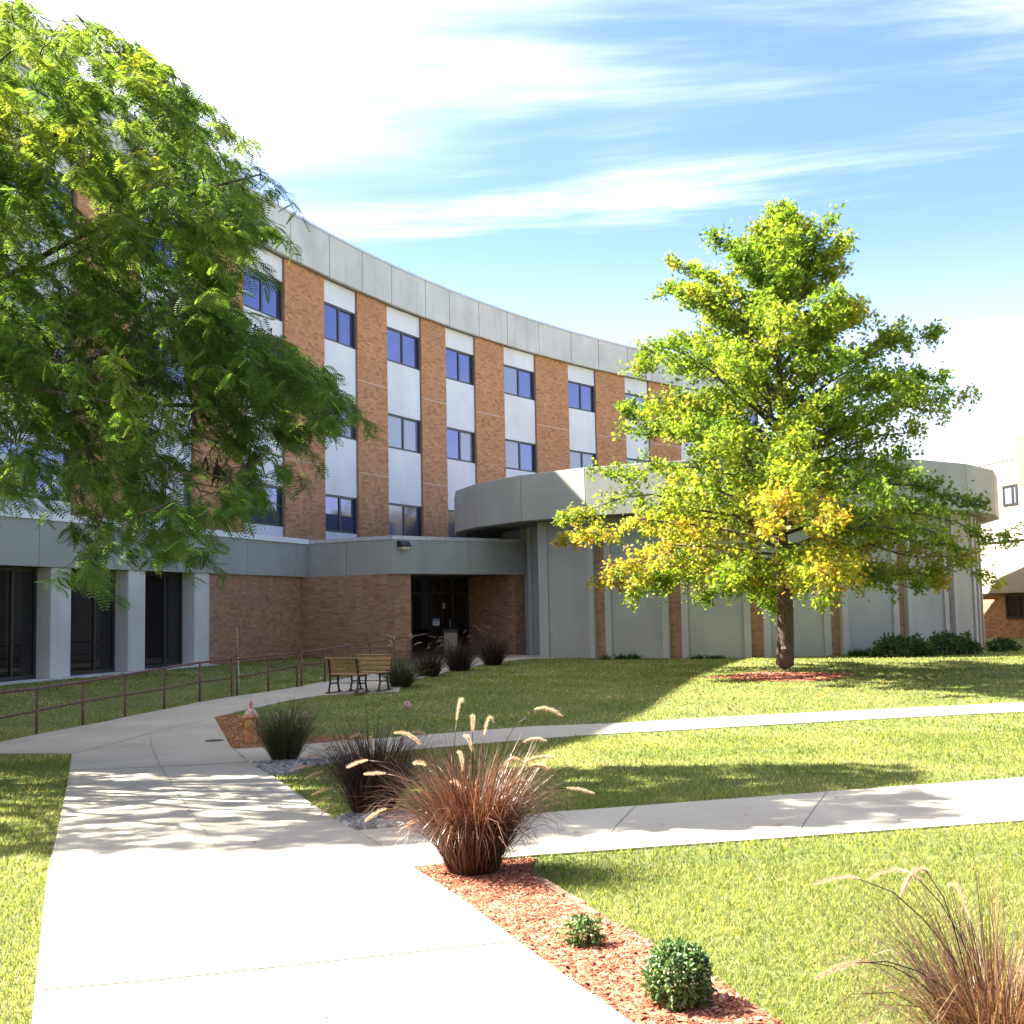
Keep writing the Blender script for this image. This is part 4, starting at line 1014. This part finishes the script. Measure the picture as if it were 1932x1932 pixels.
for i_ in order:
    s = S[i_]; dd = np.linalg.norm(nodes - s - np.array([0, 0, .25]), axis=1); j = int(np.argmin(dd)); a = nodes[j]
    if dd[j] > .25:
        u = np.linspace(0, 1, 6)[:, None]; ctrl = (a + s) / 2 + np.array([0, 0, .18 * dd[j]]) + g.normal(0, .06, 3)
        c = (1 - u) ** 2 * a + 2 * u * (1 - u) * ctrl + u ** 2 * s; c[1:-1] += g.normal(0, .02, (4, 3))
        tw.tube(c, list(np.linspace(.007 + .004 * dd[j], .003, 6)), 5, False); nodes = np.concatenate([nodes, c[2:]])
    inframe = i_ < NIN; out = norm(np.array([s[0] - LT[0], s[1] - LT[1], 0]) + g.normal(0, 2.0, 3) * [1, 1, 0]); e = s + out * g.uniform(.18, .5) + np.array([0, 0, -g.uniform(.12, .5)])
    if inframe:
        v = e - CAMP; w = v @ fw; ep = np.array([[966 + PF * (v @ crt) / w + 38, 966 - PF * (v @ cup) / w + 10]])
        if not in_mask(ep)[0] and g.uniform() < .7: e = s + out * .10 * [-1, -1, 0] + np.array([0, 0, -.14])
    tw.tube([s, (s + e) / 2 + [0, 0, .06], e], [.0035, .003, .0015], 4, False)
    nf = int(g.integers(12, 19)); q = np.linspace(.05, 1, nf)[:, None]; P = (1 - q) ** 2 * s + 2 * q * (1 - q) * ((s + e) / 2 + [0, 0, .06]) + q ** 2 * e
    d = norm(out * .5 + g.normal(0, .8, (nf, 3)) * [1, 1, .35] + np.array([0, 0, -.55])); FC_.append(P); FD_.append(d); FS_.append(g.uniform(.13, .22, nf))
    base_t = .40 + (.22 if mnoise.noise(Vector(tuple(s * .9))) > .25 else 0) + .06 * (s[2] - 5)  # higher sprays lighter and yellower: sun on the crown top put into leaf tint
    FT_.append(np.clip(base_t + g.normal(0, .07) + g.normal(0, .07, nf), 0, 1))
lm.build('limbs', M['bark2'], loc); tw.build('twigs', M['bark2'], loc)
C = np.concatenate(FC_); D = np.concatenate(FD_); T = np.concatenate(FT_); Sz = np.concatenate(FS_); n = len(C)
Mx = frames(D, norm(np.array([0, 0, 1.0]) + g.normal(0, .45, (n, 3)))) * Sz[:, None, None]
V, F = stamp(FROND[0], FROND[1], Mx, C)
big_mesh('crown', V, F, M['locust'], loc, attrs={'tint': np.repeat(T, len(FROND[0]))})
pd = MB()
for k in range(60):
    px, py = g.uniform(20, 520), g.uniform(640, 960)
    if not in_mask(np.array([[px, py]]))[0]: continue
    p = aty(px, py, g.uniform(11.5, 14)); j = np.argmin(np.linalg.norm(nodes - p, axis=1)); p = nodes[j]
    for q in range(g.integers(1, 4)):
        a = g.uniform(0, 6.28); L = g.uniform(.15, .30); pp = [p + np.array([.03 * math.cos(a + 2 * t) * 2 * t, .03 * math.sin(a + 2 * t) * 2 * t, -L * t]) for t in np.linspace(0, 1, 5)]
        pd.tube(pp, [.004, .012, .014, .012, .003], 4, False)
pd.build('seed_pods', M['pod'], loc)['kind'] = 'stuff'
print('locust fronds', n)

# small yellow tree beyond the round hall
g = np.random.default_rng(15); yb = np.array([*aty(1560, 1100, 66)[:2], 0.0])
yt = empty('distant_tree', tuple(yb), 'yellowing tree top showing over the roof of the round hall', 'tree')
ym = MB().tube([yb, yb + [0, 0, 4], yb + [.2, 0, 7.5]], [.22, .16, .05], 8)
for k in range(9):
    a = k * .7; ym.tube([yb + [0, 0, 3.5 + k * .4], yb + [1.6 * math.cos(a), 1.6 * math.sin(a), 5.2 + k * .45]], [.06, .02], 5)
ym.build('trunk', M['bark2'], yt)
n = 9000; d = norm(g.normal(size=(n, 3))); cl = yb + np.array([0, 0, 7.0]) + norm(g.normal(size=(40, 3))) * np.array([2.6, 2.6, 2.2]) * g.uniform(.3, 1, (40, 1)); C = cl[g.integers(0, 40, n)] + d * g.uniform(.2, .75, (n, 1))
V, F = stamp(OVAL[0], OVAL[1], rot_rand(n, g) * .18, C); big_mesh('crown', V, F, M['yellowtree'], yt, attrs={'tint': np.repeat(g.uniform(0, 1, n), len(OVAL[0]))})

# ------------------------------------------------------------------ hall and trees added behind the camera: block low sky, show in window glass
hall = empty('brick_hall', (15, -34, 0), 'three storey brick hall added across the lawn to block low sky, seen only in the window reflections', 'building')
MB().prism([(-45, -34), (75, -34), (75, -48), (-45, -48)], -.2, 12.5).build('wall', M['brick'], hall)
MB().prism([(-45.3, -33.7), (75.3, -33.7), (75.3, -48.3), (-45.3, -48.3)], 12.502, 13.6).build('parapet', M['conc'], hall)
for fl in range(3):
    m_ = MB()
    for k in range(24): m_.wall((72 - k * 4.9, -34), (70 - k * 4.9, -34), -.1, .02, 1.2 + fl * 4, 3.0 + fl * 4)
    m_.build('window_row', M['glass_dark'], hall)
g = np.random.default_rng(61)
for k, (x_, y_, h_, w_) in enumerate(((-24, -16, 13, 5.5), (-9, -21, 15, 6), (7, -15, 14, 6), (24, -20, 15, 6.5), (38, -10, 13, 5.5), (47, 6, 13, 5.5), (54, 24, 12, 5))):
    tb = np.array([x_, y_, 0.0]); tt = empty('shade_tree', tuple(tb), ['broad', 'tall', 'rounded', 'spreading', 'bushy', 'dense', 'small'][k] + ' shade tree added across the lawn to block low sky, seen only in the window reflections', 'tree', 'trees across the lawn')
    m_ = MB().tube([tb - [0, 0, .1], tb + [0, 0, 2.5], tb + [.2, .1, h_ * .8]], [.34, .26, .08], 10)
    for q in range(8):
        a = q * 2.4; m_.tube([tb + [0, 0, 2.6 + q * .7], tb + [w_ * .6 * math.cos(a), w_ * .6 * math.sin(a), 4.5 + q * .9]], [.10, .03], 5)
    m_.build('trunk', M['bark2'], tt)
    n = 3800; cl = tb + np.array([0, 0, h_ * .60]) + norm(g.normal(size=(55, 3))) * np.array([w_, w_, h_ * .38]) * g.uniform(.35, 1, (55, 1)); C = cl[g.integers(0, 55, n)] + norm(g.normal(size=(n, 3))) * g.uniform(.2, 1.5, (n, 1))
    V, F = stamp(OVAL[0], OVAL[1], rot_rand(n, g) * .55, C); big_mesh('crown', V, F, M['oak'], tt, attrs={'tint': np.repeat(g.uniform(0, .6, n), len(OVAL[0]))})

# ------------------------------------------------------------------ grass, mulch chips, gravel, litter (what nobody could count)
g = np.random.default_rng(123)
bl = [walk, path2, path1, bedp, gravel_a, gravel_b, ring]
def on_lawn(P):
    ok = np.ones(len(P), bool)
    for pl in bl: ok &= ~inside(P, pl)
    ok &= ~inside(P, [A0, KC, MC, NC, (2.6, 39.2), (8.3, 37), (16, 40), (30, 46), (30, 90), (-40, 90), (-40, 20)])
    return ok
Vg, Tg = [], []
for y0, y1, dens, wd, hh_ in ((2.5, 5.5, 6500, .0030, .038), (5.5, 8.0, 4500, .0036, .038), (8.0, 12.0, 2000, .0052, .04), (12.0, 18.0, 850, .008, .042), (18.0, 30.0, 300, .013, .045), (30, 44, 110, .02, .05)):
    xa = -.50 * y1 - 4.5; xb = .50 * y1 + 4.5; n = int(dens * (xb - xa) * (y1 - y0)); P = np.stack([g.uniform(xa, xb, n), g.uniform(y0, y1, n)], -1)
    P = P[np.abs(P[:, 0]) < .47 * P[:, 1] + 4.5]; P = P[on_lawn(P + g.normal(0, .022, P.shape))]; n = len(P)
    z = terrain(P[:, 0], P[:, 1]); a = g.uniform(0, 6.283, n); ln = g.uniform(.2, 1.5, n); h = hh_ * g.uniform(.45, 1.25, n); w = wd * g.uniform(.6, 1.3, n)
    B = np.stack([P[:, 0], P[:, 1], z - .004], -1); s = np.stack([np.cos(a), np.sin(a), 0 * a], -1) * w[:, None]; ld = np.stack([-np.sin(a), np.cos(a), 0 * a], -1) * (ln * h)[:, None]
    tip = B + ld + np.stack([0 * a, 0 * a, h], -1); Vg.append(np.stack([B - s, B + s, tip], 1).reshape(-1, 3))
    patch = np.array([mnoise.noise(Vector((p[0] * .8, p[1] * .8, 0))) for p in P[::1]]) if n < 90000 else np.repeat([mnoise.noise(Vector((p[0] * .8, p[1] * .8, 0))) for p in P[::4]], 4)[:n]
    if len(patch) < n: patch = np.pad(patch, (0, n - len(patch)))
    Tg.append(np.repeat(np.clip(g.beta(2, 2.4, n) + .38 * patch, 0, 1), 3))
Vg = np.concatenate(Vg); big_mesh('grass', Vg, np.arange(len(Vg)).reshape(-1, 3), M['grass'], attrs={'tint': np.concatenate(Tg)})
tag(bpy.data.objects['grass'], 'short mown grass blades covering the lawn', kind='stuff'); print('blades', len(Vg) // 3)

def scatter(name, poly, n, m, label, tmpl, lo, hi, off, flat=.5, sq=(1, 1, 1)):
    poly = np.array([p[:2] for p in poly]); P = g.uniform(poly.min(0), poly.max(0), (n * 4, 2)); P = P[inside(P, poly)][:n]; n = len(P)
    z = terrain(P[:, 0], P[:, 1]) + off; C = np.concatenate([P, z[:, None]], 1)
    a = g.uniform(0, 6.283, n); x = np.stack([np.cos(a), np.sin(a), g.normal(0, flat * .5, n)], -1); up = norm(np.array([0, 0, 1.0]) + g.normal(0, flat, (n, 3)))
    Mx = frames(x, up) * g.uniform(lo, hi, n)[:, None, None] * np.array(sq)[None, None, :]
    V, F = stamp(tmpl[0], tmpl[1], Mx, C); o = big_mesh(name, V, F, m, attrs={'tint': np.repeat(g.uniform(0, 1, n), len(tmpl[0]))}); return tag(o, label, kind='stuff')
CH = (np.array([(-.5, -.10, 0), (.5, -.07, 0), (.45, .08, .02), (-.48, .09, .02), (-.45, -.06, .09), (.46, -.05, .07), (.4, .06, .09), (-.42, .06, .09)], float),
      np.array([(0, 1, 5, 4), (1, 2, 6, 5), (2, 3, 7, 6), (3, 0, 4, 7), (4, 5, 6, 7)]))
PB = (np.array([(-.5, -.4, -.2), (.4, -.5, -.2), (.5, .35, -.2), (-.35, .5, -.2), (-.3, -.25, .3), (.3, -.2, .32), (.25, .25, .28), (-.2, .3, .3)], float), CH[1])
near_bed = [p for p in bedp]
scatter('mulch_chips', near_bed, 26000, M['chip'], 'loose red bark chips covering the mulch bed', CH, .018, .070, .012, .45)
scatter('hydrant_chips', hyd_bed, 2500, M['chip'], 'bark chips around the hydrant', CH, .03, .075, .012, .35)
scatter('oak_ring_chips', ring, 2600, M['chip'], 'bark chips around the oak trunk', CH, .05, .14, .012, .4)
scatter('gravel_stones', gravel_a, 2200, M['gravel'], 'loose grey stones by the hydrant grass', PB, .03, .085, .02, .4)
scatter('gravel_stones', gravel_b, 1800, M['gravel'], 'loose grey stones under the dark fountain grass', PB, .025, .06, .02, .4)
scatter('leaf_litter', G([(70, 1640), (300, 1420), (560, 1420), (760, 1640), (1050, 1850), (80, 1900)]), 34, M['dryleaf'], 'few dry leaves lying on the paving', OVAL, .02, .045, .026, .3)
scatter('leaf_litter', G([(1150, 1370), (1900, 1335), (1930, 1250), (1250, 1262)]), 160, M['dryleaf'], 'scattered fallen leaves on the far lawn', OVAL, .05, .11, .05, .5)
scatter('leaf_litter', G([(1020, 1600), (1930, 1550), (1930, 1480), (1040, 1540)]), 16, M['dryleaf'], 'few fallen leaves on the near path', OVAL, .03, .06, .024, .3)
